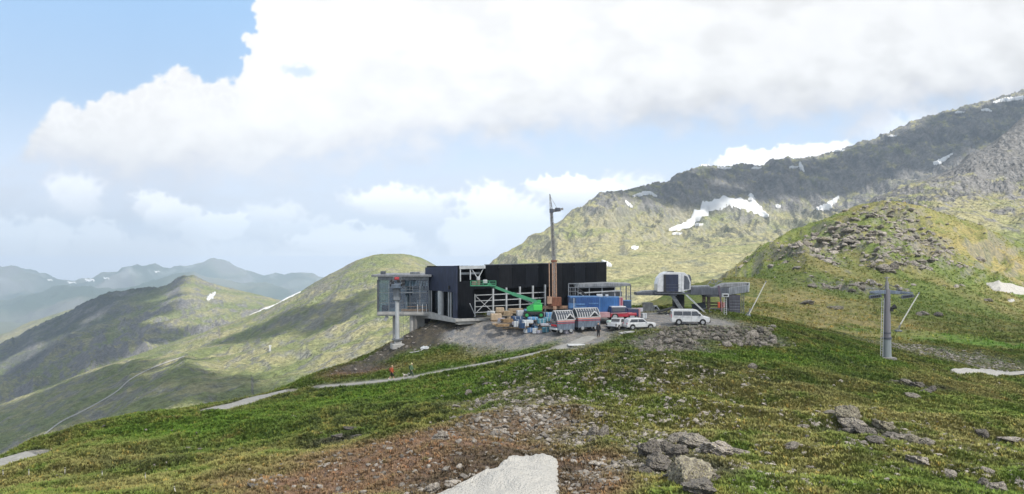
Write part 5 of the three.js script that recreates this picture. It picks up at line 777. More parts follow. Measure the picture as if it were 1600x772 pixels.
function suv(t, L = 4.4) {
  prof([[-2.15, 0.35], [2.1, 0.35], [2.2, 0.6], [2.12, 0.95], [1.1, 1.06], [-2.1, 1.05], [-2.2, 0.7]], 1.78, 0.10, M.white, 'body', t);
  prof([[-2.08, 1.0], [1.0, 1.02], [0.35, 1.58], [-0.2, 1.66], [-1.55, 1.64], [-1.95, 1.45]], 1.62, 0.10, M.white, 'cabin', t);
  for (const s of [-1, 1]) { obj('side_window', [extrude([[-1.8, 1.08], [-0.55, 1.08], [-0.55, 1.5], [-1.5, 1.5]], 0.03).translate(0, 0, s * 0.815)], M.carGlass, t); obj('side_window', [extrude([[-0.47, 1.08], [0.7, 1.08], [0.25, 1.5], [-0.47, 1.5]], 0.03).translate(0, 0, s * 0.815)], M.carGlass, t); obj('mirror', [rbox(0.14, 0.18, 0.2, 0.04, 0.72, 1.1, s * 0.98)], M.white, t); obj('headlamp', [rbox(0.3, 0.16, 0.3, 0.05, 2.0, 0.82, s * 0.7)], M.clearLamp, t); obj('tail_lamp', [rbox(0.08, 0.3, 0.2, 0.03, -2.15, 0.85, s * 0.72)], M.redLamp, t); obj('wheel_arch', [1.35, -1.35].map((x) => new THREE.CylinderGeometry(0.44, 0.44, 0.02, 22).rotateX(Math.PI / 2).translate(x, 0.4, s * 0.891)), M.black2, t); for (const x of [-1.35, 1.35]) wheel(t, x, 0.36, s * 0.82, 0.36); }
  obj('windscreen', [put(new THREE.BoxGeometry(0.82, 0.03, 1.4), 0.68, 1.33, 0, 0, 0, -0.71)], M.carGlass, t); obj('rear_window', [put(new THREE.BoxGeometry(0.03, 0.4, 1.3), -1.90, 1.33, 0, 0, 0, -0.45)], M.carGlass, t); obj('grille', [box(0.04, 0.2, 1.1, 2.2, 0.66, 0)], M.black2, t); obj('bumper', [rbox(0.2, 0.2, 1.7, 0.05, 2.15, 0.44, 0)], M.black2, t);
}
{
  const p = ground(1078, 507); p.y += 0.02; van(thing('passenger_van', 'white passenger van parked in profile above the rubble bank', 'van', p, -0.10));
  const q = ground(999, 514.5); const car = thing('parked_car', 'white off-road car with dark side windows parked nose to the right by the grass edge', 'car', q, 0.22); suv(car); car.scale.setScalar(0.9);
  const r = ground(965, 514), t = thing('pickup_truck', 'white pickup seen from behind at the left of the white off-road car', 'pickup', r, 0.95); t.scale.setScalar(0.88);
  prof([[-1.9, 0.4], [1.9, 0.4], [1.95, 0.9], [0.9, 1.0], [-1.9, 0.98]], 1.75, 0.08, M.white, 'body', t); prof([[-0.7, 0.95], [0.95, 0.98], [0.45, 1.62], [-0.45, 1.66]], 1.6, 0.09, M.white, 'cabin', t); obj('rear_window', [put(new THREE.BoxGeometry(0.03, 0.42, 1.3), -0.62, 1.33, 0, 0, 0, -0.35)], M.carGlass, t); for (const s of [-1, 1]) { obj('side_window', [extrude([[-0.42, 1.06], [0.62, 1.06], [0.3, 1.5], [-0.32, 1.5]], 0.03).translate(0, 0, s * 0.805)], M.carGlass, t); obj('tail_lamp', [rbox(0.08, 0.3, 0.16, 0.03, -1.9, 0.78, s * 0.76)], M.black2, t); for (const x of [-1.2, 1.25]) wheel(t, x, 0.36, s * 0.8, 0.36); } obj('tailgate', [rbox(0.06, 0.42, 1.3, 0.02, -1.93, 0.74, 0)], M.white, t); obj('bumper', [rbox(0.2, 0.18, 1.7, 0.04, -1.98, 0.45, 0)], M.black2, t);
  const g = ground(954, 511), c = thing('fuel_tank', 'pale green tank lying at the rear of the white pickup', 'tank', g, 0.5); obj('shell', [rbox(0.95, 0.75, 0.8, 0.16, 0, 0.5, 0)], mat('mint_plastic', [0.50, 0.62, 0.56], 0.5), c); obj('skid', [box(0.9, 0.1, 0.1, 0, 0.1, 0.25), box(0.9, 0.1, 0.1, 0, 0.1, -0.25)], M.black2, c);
  // small flatbed lorry further back
  const f = P(1019, 494, 117), l = thing('flatbed_truck', 'small white flatbed truck with a grey box parked behind the off-road car', 'truck', f, -0.08);
  obj('box', [rbox(1.5, 1.55, 1.7, 0.05, -0.65, 1.25, 0)], mat('grey_box', [0.42, 0.42, 0.41], 0.6, 0, { map: T.streak }), l); prof([[0.15, 0.5], [1.75, 0.5], [1.8, 0.85], [1.1, 1.0], [0.65, 1.6], [0.15, 1.62]], 1.65, 0.07, M.white, 'cab', l); obj('windscreen', [put(new THREE.BoxGeometry(0.72, 0.03, 1.4), 0.92, 1.32, 0, 0, 0, -0.95)], M.carGlass, l); for (const s of [-1, 1]) { obj('side_window', [extrude([[0.25, 1.05], [0.85, 1.05], [0.58, 1.48], [0.25, 1.48]], 0.03).translate(0, 0, s * 0.83)], M.carGlass, l); for (const x of [-0.8, 1.2]) wheel(l, x, 0.34, s * 0.75, 0.34); } obj('frame', [box(3.2, 0.14, 1.2, 0, 0.5, 0)], M.black2, l);
  const h = P(1040, 496, 112), k = thing('tipping_trailer', 'dark tipping trailer with raised tail just left of the white van', 'trailer', h, 0.05); obj('tray', [put(uvm(new THREE.BoxGeometry(2.4, 0.16, 1.5)), 0.1, 1.15, 0, 0, 0, 0.28)], M.black2, k); obj('drawbar', [beam([-1.1, 0.7, 0.3], [-2.2, 0.5, 0.3], 0.1), beam([-1.2, 0.75, 0.4], [0.2, 0.4, 0.4], 0.08)], M.zinc, k); for (const s of [-1, 1]) wheel(k, 0.1, 0.35, s * 0.7, 0.34); obj('prop', [beam([0.75, 0.1, 0.6], [0.75, 1.2, 0.6], 0.09)], M.zinc, k); obj('jack', [bar([-0.1, 0.4, 0], [0.4, 1.15, 0], 0.07)], M.zinc, k);
}
// ---------------------------------------------------------------- chairlift station on the right
{
  const d = 116, b = P(1085, 491, d), t = thing('chairlift_station', 'grey chairlift station with long cantilever roof and white rounded drive cabin', 'lift station', b), k = d / F, y = (py) => (491 - py) * k, x = (px) => (px - 1085) * k;
  const ring = (pts, m, name, w, z) => obj(name, [extrude(pts.map(([a, c]) => [x(a), y(c)]), w, 0.05).translate(0, 0, z)], m, t);
  ring([[1078, 460.5], [1136, 461], [1140, 460], [1136, 449], [1078, 449.5]], M.zincDark, 'roof_beam', 2.6, -0.6); ring([[993, 461], [1052, 461.5], [1052, 456], [993, 456.5]], M.zincDark, 'roof_beam', 2.2, -0.4);
  ring([[1000, 456.4], [1030, 456.4], [1030, 453.5], [1004, 454.5]], M.zinc, 'roof_edge', 1.8, -0.6); ring([[1066, 449.3], [1110, 448.9], [1108, 446], [1080, 447]], M.zinc, 'roof_edge', 1.6, -0.6);
  ring([[1118, 449], [1164, 447], [1167, 441.5], [1132, 442.5]], M.greyRoof, 'roof_sheet', 2.4, -0.6); ring([[1136.2, 461], [1166, 456.5], [1168, 445], [1136.2, 449.2]], M.zinc, 'roof_end', 2.5, -0.5);
  ring([[1166.4, 456.4], [1168.4, 455.9], [1169.4, 441.5], [1167.6, 442]], M.steelWhite, 'end_plate', 2.5, -0.5);
  // cabin: round-backed white shell with a navy sliding door
  ring([[1024.5, 455.5], [1062, 455.5], [1076, 452], [1076, 440], [1072, 430], [1066, 425.5], [1040, 424.5], [1033, 427], [1027, 434], [1024.5, 443]], M.white, 'cabin_shell', 2.7, 0);
  obj('cabin_door', [rbox(x(1057) - x(1034.5), y(428.5) - y(455), 0.08, 0.03, (x(1057) + x(1034.5)) / 2, (y(428.5) + y(455)) / 2, 1.37)], M.navy, t); for (const h of [444.5, 449]) obj('door_rail', [box(2.0, 0.05, 0.05, x(1048), y(h), 1.42)], M.zincDark, t); obj('door_jamb', [box(0.35, 2.5, 0.05, x(1036), y(442), 1.42)], M.black2, t);
  obj('cabin_window', [put(uvm(new THREE.CylinderGeometry(0.75, 0.75, 0.12, 20, 1).scale(0.55, 1, 1.3)), x(1075), y(439), 0.4, Math.PI / 2, 0, 0.0)], M.zincDark, t); obj('side_glazing', [extrude([[x(1065.5), y(452)], [x(1074), y(451)], [x(1074.5), y(441)], [x(1071), y(432)], [x(1066), y(430)]], 0.06, 0.01).translate(0, 0, 1.37)], M.zincDark, t); obj('roof_hatch', [rbox(0.9, 0.14, 0.8, 0.05, x(1047), y(424.3), 0.3)], M.black2, t); obj('cabin_seam', [box(0.03, 2.6, 0.03, x(1062), y(441), 1.36)], M.zinc, t);
  obj('deck', [box(5.4, 0.2, 2.6, x(1048), y(457.6), 0.3), box(1.2, 0.35, 0.8, x(1048), y(460), 0.9)], M.zincDark, t);
  obj('strut', [beam([x(1049), y(461), 0.8], [x(1066), y(489), 1.4], 0.42, 0.5)], M.zinc, t); obj('strut', [beam([x(1064), y(455), 1.3], [x(1106), y(497), 2.6], 0.16, 0.2)], M.steelWhite, t);
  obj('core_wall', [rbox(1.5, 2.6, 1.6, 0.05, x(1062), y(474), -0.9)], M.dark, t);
  for (const px of [1101.5, 1109]) obj('column', [beam([x(px), -0.2, -0.6], [x(px), y(460.5), -0.6], 0.42)], M.woodOld, t);
  obj('control_room', [rbox(x(1155) - x(1137), y(461) - y(493), 2.2, 0.04, x(1146), (y(461) + y(493)) / 2, -0.4)], mat('slate_wall', [0.085, 0.085, 0.11], 0.7, 0, { map: T.streak }), t); obj('control_base', [rbox(2.4, 0.7, 2.6, 0.04, x(1148), -0.15, -0.2)], M.concrete, t);
  for (let i = 0; i < 4; i++) obj('louvre', [box(1.5, 0.06, 0.05, x(1146), y(470 + i * 4.5), 0.73)], M.zinc, t);
  for (const px of [1158, 1161]) obj('roof_post', [bar([x(px), -0.1, 0.4], [x(px), y(457), 0.4], 0.06)], M.zinc, t);
  // bullwheel and its frame above the roof
  obj('bullwheel', [new THREE.TorusGeometry(1.3, 0.1, 8, 40).rotateX(Math.PI / 2).translate(x(1112), y(462.5), -0.4)], M.zincDark, t);
  for (const [a, c, e, f] of [[1104, 446, 1113, 436], [1113, 436, 1119, 447], [1112, 436, 1122, 438], [1125, 436, 1117, 446], [1119, 441, 1128, 439], [1107, 441, 1116, 444]]) obj('rod', [bar([x(a), y(c), 0.2], [x(e), y(f), 0.2], 0.05)], M.zinc, t);
  obj('hydraulic_tower', [beam([x(1121), y(446), 0.6], [x(1124), y(465), 0.7], 0.3, 0.3), beam([x(1124), y(465), 0.7], [x(1125.5), y(490), 0.7], 0.2, 0.2)], mat('plum_steel', [0.12, 0.09, 0.12], 0.5, 0.2), t);
  obj('tension_weight', [rbox(0.35, 0.85, 0.3, 0.04, x(1121), y(476), 0.8)], mat('signal_orange', [0.42, 0.07, 0.03], 0.5), t); obj('tension_weight', [rbox(0.3, 0.8, 0.3, 0.04, x(1128.5), y(476), 0.8)], mat('signal_orange_two', [0.34, 0.05, 0.03], 0.5), t); obj('tension_rod', [beam([x(1125), y(470), 0.9], [x(1125.5), y(488), 0.9], 0.12)], M.pink, t);
  obj('solar_panel', [put(uvm(new THREE.BoxGeometry(2.0, 0.08, 1.5)), x(1091), y(479), 0.4, 0.7, 0, 0.25)], M.carGlass, t);
  obj('platform_deck', [box(3.6, 0.15, 1.8, x(1122), y(492), 0.8)], M.woodOld, t); for (const h of [486, 481]) obj('hand_rail', [bar([x(1104), y(h), 1.6], [x(1134), y(h + 1), 1.6], 0.03)], M.zinc, t); for (const px of [1104, 1113, 1124, 1133]) obj('rail_post', [bar([x(px), y(500), 1.6], [x(px), y(481), 1.6], 0.035)], M.zinc, t);
  for (let i = 0; i < 4; i++) obj('back_board', [box(3.0, 0.22, 0.06, x(1120), y(488 - i * 4.5), -1.6)], M.woodOld, t);
}
{ // ladder tower leaning against the station
  const b = P(1133.5, 500.5, 112), t = thing('ladder', 'pale metal ladder with a lamp box on top before the chairlift station', 'ladder', b), k = 112 / F;
  for (const s of [-1, 1]) obj('stile', [beam([s * 0.17, 0, 0], [s * 0.2, 3.3, -0.1], 0.07)], M.steelWhite, t); for (let i = 0; i < 11; i++) obj('rung', [bar([-0.18, 0.25 + i * 0.28, 0], [0.18, 0.25 + i * 0.28, 0], 0.03, 0.03, 6)], M.steelWhite, t);
  obj('lamp_box', [rbox(0.95, 0.5, 0.5, 0.04, 0, 3.6, -0.1)], M.steelWhite, t); obj('lamp_opening', [box(0.6, 0.24, 0.04, 0, 3.62, 0.16)], M.black2, t);
}
// ---------------------------------------------------------------- snow lances: slender leaning tubes
function lance(a, b, label) { const g = ground(...a), d = -g.z, k = d / F, t = thing('snow_lance', label, 'snow lance', g), X = (b[0] - a[0]) * k, Y = (a[1] - b[1]) * k, f = 0.22; obj('foot', [rbox(0.6, 0.35, 0.6, 0.05, 0, 0.1, 0), bar([0, 0.1, 0], [X * 0.1, Y * f, 0], 0.09)], M.zinc, t); obj('tube', [bar([X * 0.02, Y * 0.02, 0], [X, Y, 0], 0.085, 0.06, 10)], mat('pale_alloy', [0.62, 0.60, 0.55], 0.5, 0.1), t); obj('nozzle', [bar([X * 0.985, Y * 0.985, 0], [X * 1.01, Y * 1.01, 0], 0.12, 0.1, 10)], M.zinc, t); obj('brace', [bar([X * -0.25, 0, 0.3], [X * 0.25, Y * 0.25, 0], 0.04)], M.zinc, t); }
lance([1169, 494], [1197, 440], 'leaning pale snow lance just right of the chairlift station');
{ const g = ground(1403, 518), d = -g.z, k = d / F, t = thing('snow_lance', 'leaning pale snow lance right of the lone grey pylon', 'snow lance', g); obj('foot', [rbox(1.0, 0.3, 0.9, 0.05, 0.1, 0.1, 0), bar([0.1, 0.1, 0], [5 * k, 13 * k, 0], 0.08)], M.zinc, t); obj('tube', [bar([4 * k, 11 * k, 0], [33 * k, 60 * k, 0], 0.12, 0.09, 10)], mat('pale_alloy', [0.62, 0.60, 0.55], 0.5, 0.1), t); obj('nozzle', [bar([32.5 * k, 59 * k, 0], [33.6 * k, 61 * k, 0], 0.15, 0.12, 10)], M.zinc, t); obj('brace', [bar([-0.5, 0.1, 0.2], [4 * k, 11 * k, 0], 0.05)], M.zinc, t); }
// ---------------------------------------------------------------- stacks of building material in the yard
function wrapped(px, py, d, w, h, m, label, turn = 0.2, strap = M.foil) {
  const g = P(px, py, d); g.y = Math.min(g.y, height(g.x, g.z) + 0.02) ; const gy = height(g.x, g.z); g.y = Math.abs(P(px, py, d).y - gy) < 1.2 ? P(px, py, d).y : gy;
  const k = d / F, W = w * k, H = h * k, t = thing('wrapped_pallet', label, 'pallet load', g, turn);
  obj('load', [rbox(W, H * 0.86, W * 0.8, Math.min(0.12, H * 0.2), 0, H * 0.14 + H * 0.43, 0)], m, t); obj('strap', [box(0.07, H * 0.88, W * 0.82, -W * 0.22, H * 0.57, 0), box(0.07, H * 0.88, W * 0.82, W * 0.22, H * 0.57, 0)], strap, t);
  for (const z of [-0.3, 0, 0.3]) obj('skid', [box(W * 0.96, H * 0.13, 0.12, 0, H * 0.065, z * W)], M.wood, t);
}
function boards(px, py, d, w, h, label, m = M.woodPale, turn = 0.2) {
  const g = P(px, py, d), k = d / F, W = w * k, H = h * k, t = thing('board_stack', label, 'timber stack', g, turn), n = Math.max(2, Math.round(H / 0.16)), r = rng(px * 7 + py);
  for (let j = 0; j < n; j++) for (let i = 0; i < 4; i++) obj('plank', [box(W * (0.9 + 0.12 * r()), H / n * 0.82, 0.24, (r() - 0.5) * 0.2, (j + 0.5) * H / n, (i - 1.5) * 0.27)], r() < 0.35 ? M.wood : m, t);
}
wrapped(775, 502, 104, 17, 12, M.foilTan, 'largest tan wrapped crate at the left front of the material yard', 0.15, M.woodPale); wrapped(767, 494, 106.5, 12, 8, M.whiteMatt, 'white sack parcel on top behind the largest tan crate'); wrapped(781, 489.5, 107, 13, 9, M.foilTan, 'small tan crate in the back row beside the white parcel', 0.1, M.woodPale);
boards(793, 493, 107, 15, 7, 'yellowish board stack in the back row of the yard'); boards(806, 489, 108.5, 22, 7, 'long tan board stack furthest back under the racking', M.foilTan, 0.1); boards(792, 505, 103, 17, 7, 'low brown plank stack right of the largest tan crate', M.woodOld, 0.3); boards(784, 510, 101.5, 20, 4, 'flat weathered planks at the front left edge of the yard', M.woodOld, 0.35);
wrapped(815, 495, 106.5, 16, 10, M.foil, 'white wrapped bale in the middle of the back row'); wrapped(826, 494, 106, 14, 11, M.foilBlue, 'bright blue wrapped bale left of the boom lift'); wrapped(838, 497, 105, 15, 11, M.foilTeal, 'teal wrapped bale below the green boom lift'); wrapped(848, 499, 104, 9, 11, M.foilNavy, 'narrow navy wrapped bale right of the teal one'); wrapped(859, 498, 104, 14, 10, M.foilBlue, 'blue white bale before the crane foot', 0.1); wrapped(858, 503, 102.5, 18, 7, M.foilTeal, 'low teal bale below the blue white one', 0.15);
wrapped(808, 502, 103.5, 18, 8, M.foilNavy, 'dark navy flat pallet in the middle row'); wrapped(812, 507, 102, 17, 8, M.foilNavy, 'navy pallet with white straps at the front of the middle row', 0.3); wrapped(824, 506, 101.5, 16, 6, M.foil, 'flat white parcel lying beside the navy pallets', 0.35); wrapped(832, 501, 103, 16, 6, M.foilBlue, 'flat blue parcel under the bright blue bale', 0.2); wrapped(846, 507, 101.5, 13, 9, M.foilTeal, 'front teal bale near the tail of the hooded trailers', 0.1); wrapped(851, 509.5, 100.5, 12, 4, M.lilac, 'flat pale sack in front of the front teal bale', 0.1);
wrapped(821, 511, 100.5, 10, 7, M.whiteMatt, 'small white drum like parcel at the front of the yard', 0.0, M.zincDark);
{ const g = ground(888, 520.5), t = thing('bulk_sack', 'white bulging bulk sack on the gravel before the hooded trailer', 'sack', g, 0.2), s = new THREE.IcosahedronGeometry(0.72, 6), p = s.attributes.position; for (let i = 0; i < p.count; i++) { const v = V(p.getX(i), p.getY(i), p.getZ(i)), m = Math.max(Math.abs(v.x), Math.abs(v.y), Math.abs(v.z)), q = lerp(1, 0.62 / m, 0.6) * (1 + 0.05 * n3(v.x * 4, v.y * 4, v.z * 4)); p.setXYZ(i, v.x * q, v.y * q * 0.8 + 0.42, v.z * q); } s.computeVertexNormals(); obj('sack', [s], M.lilac, t); for (const a of [-1, 1]) for (const c of [-1, 1]) obj('loop', [tube([[a * 0.42, 0.8, c * 0.2], [a * 0.5, 1.05, c * 0.3], [a * 0.38, 0.8, c * 0.42]], 0.03, 10, 5)], M.whiteMatt, t); }
{ // loose planks and offcuts along the front edge of the yard
  const planks = [[798, 514, 26, 0.25, 'long pale plank lying along the front edge of the yard'], [814, 515, 20, -0.2, 'pale plank lying right of the long one on the yard edge'], [829, 517, 12, -0.9, 'short plank lying crosswise in front of the yard'], [843, 516, 16, 0.15, 'whitish plank lying near the hooded trailer']];
  for (const [px, py, w, a, l] of planks) { const g = ground(px, py), k = -g.z / F, t = thing('plank', l, 'plank', g, a); obj('board', [box(w * k, 0.12, 0.3, 0, 0.12, 0)], M.woodPale, t); obj('bearer', [box(0.12, 0.08, 0.5, -w * k * 0.3, 0.03, 0)], M.woodOld, t); }
  const g = ground(901, 540), t = thing('slab', 'white flat board lying at the corner where the footpath meets the yard', 'board', g, 0.1); obj('sheet', [rbox(2.1, 0.12, 1.3, 0.03, 0, 0.08, 0)], M.whiteMatt, t); obj('bearer', [box(1.8, 0.06, 0.1, 0, 0.02, 0.4)], M.woodOld, t);
  const h = ground(983, 521), u = thing('slab', 'pale stone slab heap on the grass in front of the white off-road car', 'slab', h, 0.2); for (let i = 0; i < 4; i++) obj('stone', [rbox(1.5 - i * 0.2, 0.14, 0.9, 0.03, -0.5 + i * 0.45, 0.08 + (i % 2) * 0.12, 0.2 * (i % 2), 0, i * 0.2, 0.05)], M.concrete, u);
}
{ // hose and scrap of white sheeting on the bank below the navy wall
  const c = line([[640, 552], [648, 551], [655, 549.5], [660, 547], [664, 543], [668, 546], [673, 540]], height).map((p) => p.clone().add(V(0, 0.08, 0)));
  const t = thing('hose', 'white hose snaking over the bank below the navy end wall', 'hose', c[0]); objW('hose_line', [tube(c, 0.06, 60, 6)], M.whiteMatt, t);
  const g = ground(664, 545), u = thing('folded_sheet', 'crumpled white sheet beside the white hose on the bank', 'sheet', g, 0.3); const s = new THREE.IcosahedronGeometry(0.6, 5), p = s.attributes.position; for (let i = 0; i < p.count; i++) { const x = p.getX(i), y = p.getY(i), z = p.getZ(i), q = 1 + 0.3 * n3(x * 3, y * 3, z * 3); p.setXYZ(i, x * q, Math.max(0, y) * 0.55 * q + 0.05 * n3(x * 8, y, z * 8), z * q * 0.6); } s.computeVertexNormals(); obj('sheet', [s], M.foil, u);
}
// fence stakes along the lower left
[[5, 745, 11, 'leftmost thin pale stake at the lower left edge'], [45, 745, 12, 'second thin stake from the left in the lower left grass'], [101, 743, 12, 'third thin stake from the left in the lower left grass'], [160, 747, 11, 'fourth thin stake from the left in the lower left grass'], [227, 752, 13, 'fifth thin stake from the left, below the pale stones'], [275, 772, 12, 'last thin stake at the bottom edge, leaning slightly']].forEach(([px, py, h, l], i) => { const g = ground(px, py), k = -g.z / F, t = thing('fence_stake', l, 'stake', g, 0, 'fence stakes in the lower left grass'), X = (i === 5 ? -0.12 : 0.03 * (i % 3 - 1)); obj('post', [bar([0, -0.1, 0], [X, h * k, 0], 0.035, 0.03, 7)], mat('pale_stake', [0.5, 0.48, 0.43], 0.7), t); obj('insulator', [bar([X * 0.85, h * k * 0.85, 0], [X * 0.95, h * k * 0.95, 0], 0.05, 0.05, 7)], M.black2, t); });
{ // white mast on the far hillside
  const g = greenHill.find(422, 549), k = -g.z / F, t = thing('marker_mast', 'tiny white mast standing alone on the far hillside at left', 'mast', g); obj('shaft', [rbox(2.2 * k, 9 * k, 2.2 * k, 0.1, 0, 4.5 * k, 0)], M.white, t); obj('head', [rbox(3.6 * k, 2.4 * k, 2.4 * k, 0.1, 0, 8.4 * k, 0)], M.white, t); obj('base', [rbox(4 * k, 1 * k, 3 * k, 0.1, 0, 0.4 * k, 0)], M.concrete, t);
}
// ---------------------------------------------------------------- people and a dog: one smooth field per body, clothes as fields of their own
function field(bones, N = 96, blend = 0.035) {   // bones: [ax, ay, az, ra, bx, by, bz, rb]
  let lo = V(1e9, 1e9, 1e9), hi = V(-1e9, -1e9, -1e9);
  for (const b of bones) for (const o of [0, 4]) { lo.min(V(b[o] - b[o + 3], b[o + 1] - b[o + 3], b[o + 2] - b[o + 3])); hi.max(V(b[o] + b[o + 3], b[o + 1] + b[o + 3], b[o + 2] + b[o + 3])); }
  const c = lo.clone().add(hi).multiplyScalar(0.5), s = Math.max(hi.x - lo.x, hi.y - lo.y, hi.z - lo.z) * 0.5 * 1.12 + 0.02;
  const mc = new MarchingCubes(N, new THREE.MeshBasicMaterial(), false, false, 400000); mc.isolation = 0;
  for (let k = 0; k < N; k++) for (let j = 0; j < N; j++) for (let i = 0; i < N; i++) {
    const x = c.x + (i - N / 2) / (N / 2) * s, y = c.y + (j - N / 2) / (N / 2) * s, z = c.z + (k - N / 2) / (N / 2) * s; let d = 9;
    for (const b of bones) { const bx = b[4] - b[0], by = b[5] - b[1], bz = b[6] - b[2], px = x - b[0], py = y - b[1], pz = z - b[2], l = bx * bx + by * by + bz * bz, t = l > 1e-9 ? clamp((px * bx + py * by + pz * bz) / l) : 0, q = Math.hypot(px - bx * t, py - by * t, pz - bz * t) - lerp(b[3], b[7], t); const h = clamp(0.5 + 0.5 * (d - q) / blend); d = lerp(d, q, h) - blend * h * (1 - h); }
    mc.field[k * N * N + j * N + i] = -d;
  }
  mc.update(); const n = mc.count, g = new THREE.BufferGeometry(), pos = new Float32Array(n * 3), nor = new Float32Array(n * 3);
  for (let i = 0; i < n; i++) { pos[i * 3] = c.x + mc.positionArray[i * 3] * s; pos[i * 3 + 1] = c.y + mc.positionArray[i * 3 + 1] * s; pos[i * 3 + 2] = c.z + mc.positionArray[i * 3 + 2] * s; for (let q = 0; q < 3; q++) nor[i * 3 + q] = mc.normalArray[i * 3 + q]; }
  g.setAttribute('position', new THREE.BufferAttribute(pos, 3)); g.setAttribute('normal', new THREE.BufferAttribute(nor, 3)); return uvm(g);
}
const skin = mat('skin', [0.48, 0.29, 0.21], 0.6), hairM = mat('hair', [0.05, 0.035, 0.025], 0.8);
function person(label, pos, turn, pose, cloth) {   // faces +z; stands on y = 0
  const t = thing('person', label, 'person', pos, turn), j = pose, B2 = [], seg = (a, ra, b, rb) => [a[0], a[1], a[2], ra, b[0], b[1], b[2], rb];
  const hip = [0, 0.93, 0], chest = [0, 1.32, j.lean], neck = [0, 1.49, j.lean * 1.3], head = [0, 1.64, j.lean * 1.5 + 0.02];
  B2.push(seg(hip, 0.14, chest, 0.15), seg([-0.09, 1.38, j.lean * 1.1], 0.09, [0.09, 1.38, j.lean * 1.1], 0.09), seg([0, 1.42, j.lean * 1.2], 0.06, [0, 1.56, j.lean * 1.4], 0.055));
  B2.push(seg([0, 1.68, head[2] - 0.01], 0.098, [0, 1.62, head[2] + 0.012], 0.085), seg([0, 1.60, head[2] + 0.03], 0.06, [0, 1.575, head[2] + 0.05], 0.045), seg([0, 1.65, head[2] + 0.09], 0.016, [0, 1.625, head[2] + 0.112], 0.02), seg([-0.1, 1.645, head[2]], 0.02, [-0.1, 1.62, head[2]], 0.015), seg([0.1, 1.645, head[2]], 0.02, [0.1, 1.62, head[2]], 0.015));
  const limb = [];
  for (const s of [0, 1]) {
    const L = j.legs[s], A = j.arms[s], x = s ? 0.095 : -0.095, X = s ? 0.19 : -0.19;
    limb.push([x, L]); B2.push(seg([x, 0.9, 0], 0.095, L[0], 0.062), seg(L[0], 0.06, L[1], 0.042), seg(L[1], 0.042, [L[1][0], L[1][1] - 0.05, L[1][2] + 0.17], 0.035));
    B2.push(seg([X, 1.4, j.lean * 1.1], 0.06, A[0], 0.045), seg(A[0], 0.043, A[1], 0.03));
    const d = V(...A[1]).sub(V(...A[0])).normalize(), p = V(...A[1]).addScaledVector(d, 0.06); B2.push(seg(A[1], 0.03, [p.x, p.y, p.z], 0.032));
    for (let f = 0; f < 4; f++) { const o = (f - 1.5) * 0.019, q = V(p.x, p.y, p.z + o).addScaledVector(d, 0.045 - Math.abs(f - 1.3) * 0.006), u = q.clone().addScaledVector(d, 0.03).add(V(s ? -0.018 : 0.018, 0, 0)); B2.push(seg([p.x, p.y, p.z + o], 0.0095, [q.x, q.y, q.z], 0.009), seg([q.x, q.y, q.z], 0.009, [u.x, u.y, u.z], 0.008)); }
    const th = p.clone().addScaledVector(d, 0.01).add(V(s ? -0.03 : 0.03, 0, 0.035)); B2.push(seg([A[1][0], A[1][1], A[1][2]], 0.012, [th.x, th.y, th.z], 0.010));
  }
  const body = obj('body', [field(B2, 128, 0.02)], skin, t);
  obj('hair', [field([seg([0, 1.71, head[2] - 0.03], 0.10, [0, 1.64, head[2] - 0.05], 0.09)], 40, 0.02)], cloth.hat ?? hairM, t);
  const J = [seg(hip, 0.165, chest, 0.175), seg([-0.1, 1.38, j.lean * 1.1], 0.11, [0.1, 1.38, j.lean * 1.1], 0.11), seg([0, 1.44, j.lean * 1.2], 0.085, [0, 1.48, j.lean * 1.25], 0.075)]; for (const s of [0, 1]) { const A = j.arms[s], X = s ? 0.19 : -0.19; J.push(seg([X, 1.4, j.lean * 1.1], 0.082, A[0], 0.065), seg(A[0], 0.062, lerp3(A[0], A[1], cloth.short ? 0.05 : 0.9), 0.052)); }
  obj('jacket', [field(J, 84, 0.03)], cloth.top, t);
  const T2 = [seg([0, 0.98, 0], 0.15, [0, 0.88, 0], 0.15)], SH = []; for (const s of [0, 1]) { const L = j.legs[s], x = s ? 0.095 : -0.095; T2.push(seg([x, 0.9, 0], 0.112, L[0], 0.085), seg(L[0], 0.083, lerp3(L[0], L[1], cloth.shorts ? 0.06 : 0.85), 0.066)); SH.push(seg([L[1][0], L[1][1] + 0.02, L[1][2]], 0.058, [L[1][0], L[1][1] - 0.04, L[1][2]], 0.055), seg([L[1][0], L[1][1] - 0.045, L[1][2] - 0.03], 0.052, [L[1][0], L[1][1] - 0.05, L[1][2] + 0.17], 0.045)); }
  obj('trousers', [field(T2, 84, 0.03)], cloth.legs, t); obj('shoe', [field(SH.slice(0, 2), 40, 0.02)], cloth.shoes, t); obj('shoe', [field(SH.slice(2), 40, 0.02)], cloth.shoes, t);
  for (const s of [-1, 1]) obj('eye', [new THREE.SphereGeometry(0.013, 8, 6).translate(s * 0.034, 1.655, head[2] + 0.086)], M.black2, t); obj('mouth', [box(0.045, 0.008, 0.01, 0, 1.588, head[2] + 0.092)], M.redLamp, t);
  if (cloth.pack) obj('backpack', [field([seg([0, 1.2, -0.24 + j.lean], 0.14, [0, 1.4, -0.22 + j.lean * 1.2], 0.13)], 40, 0.02)], cloth.pack, t);
  return t;
}
const lerp3 = (a, b, t) => mix3(a, b, t);
const stride = { lean: 0.05, legs: [[[-0.1, 0.50, 0.20], [-0.1, 0.10, 0.26]], [[0.1, 0.48, -0.06], [0.1, 0.13, -0.34]]], arms: [[[-0.25, 1.12, -0.10], [-0.24, 0.93, 0.06]], [[0.25, 1.13, 0.14], [0.22, 1.0, 0.34]]] };
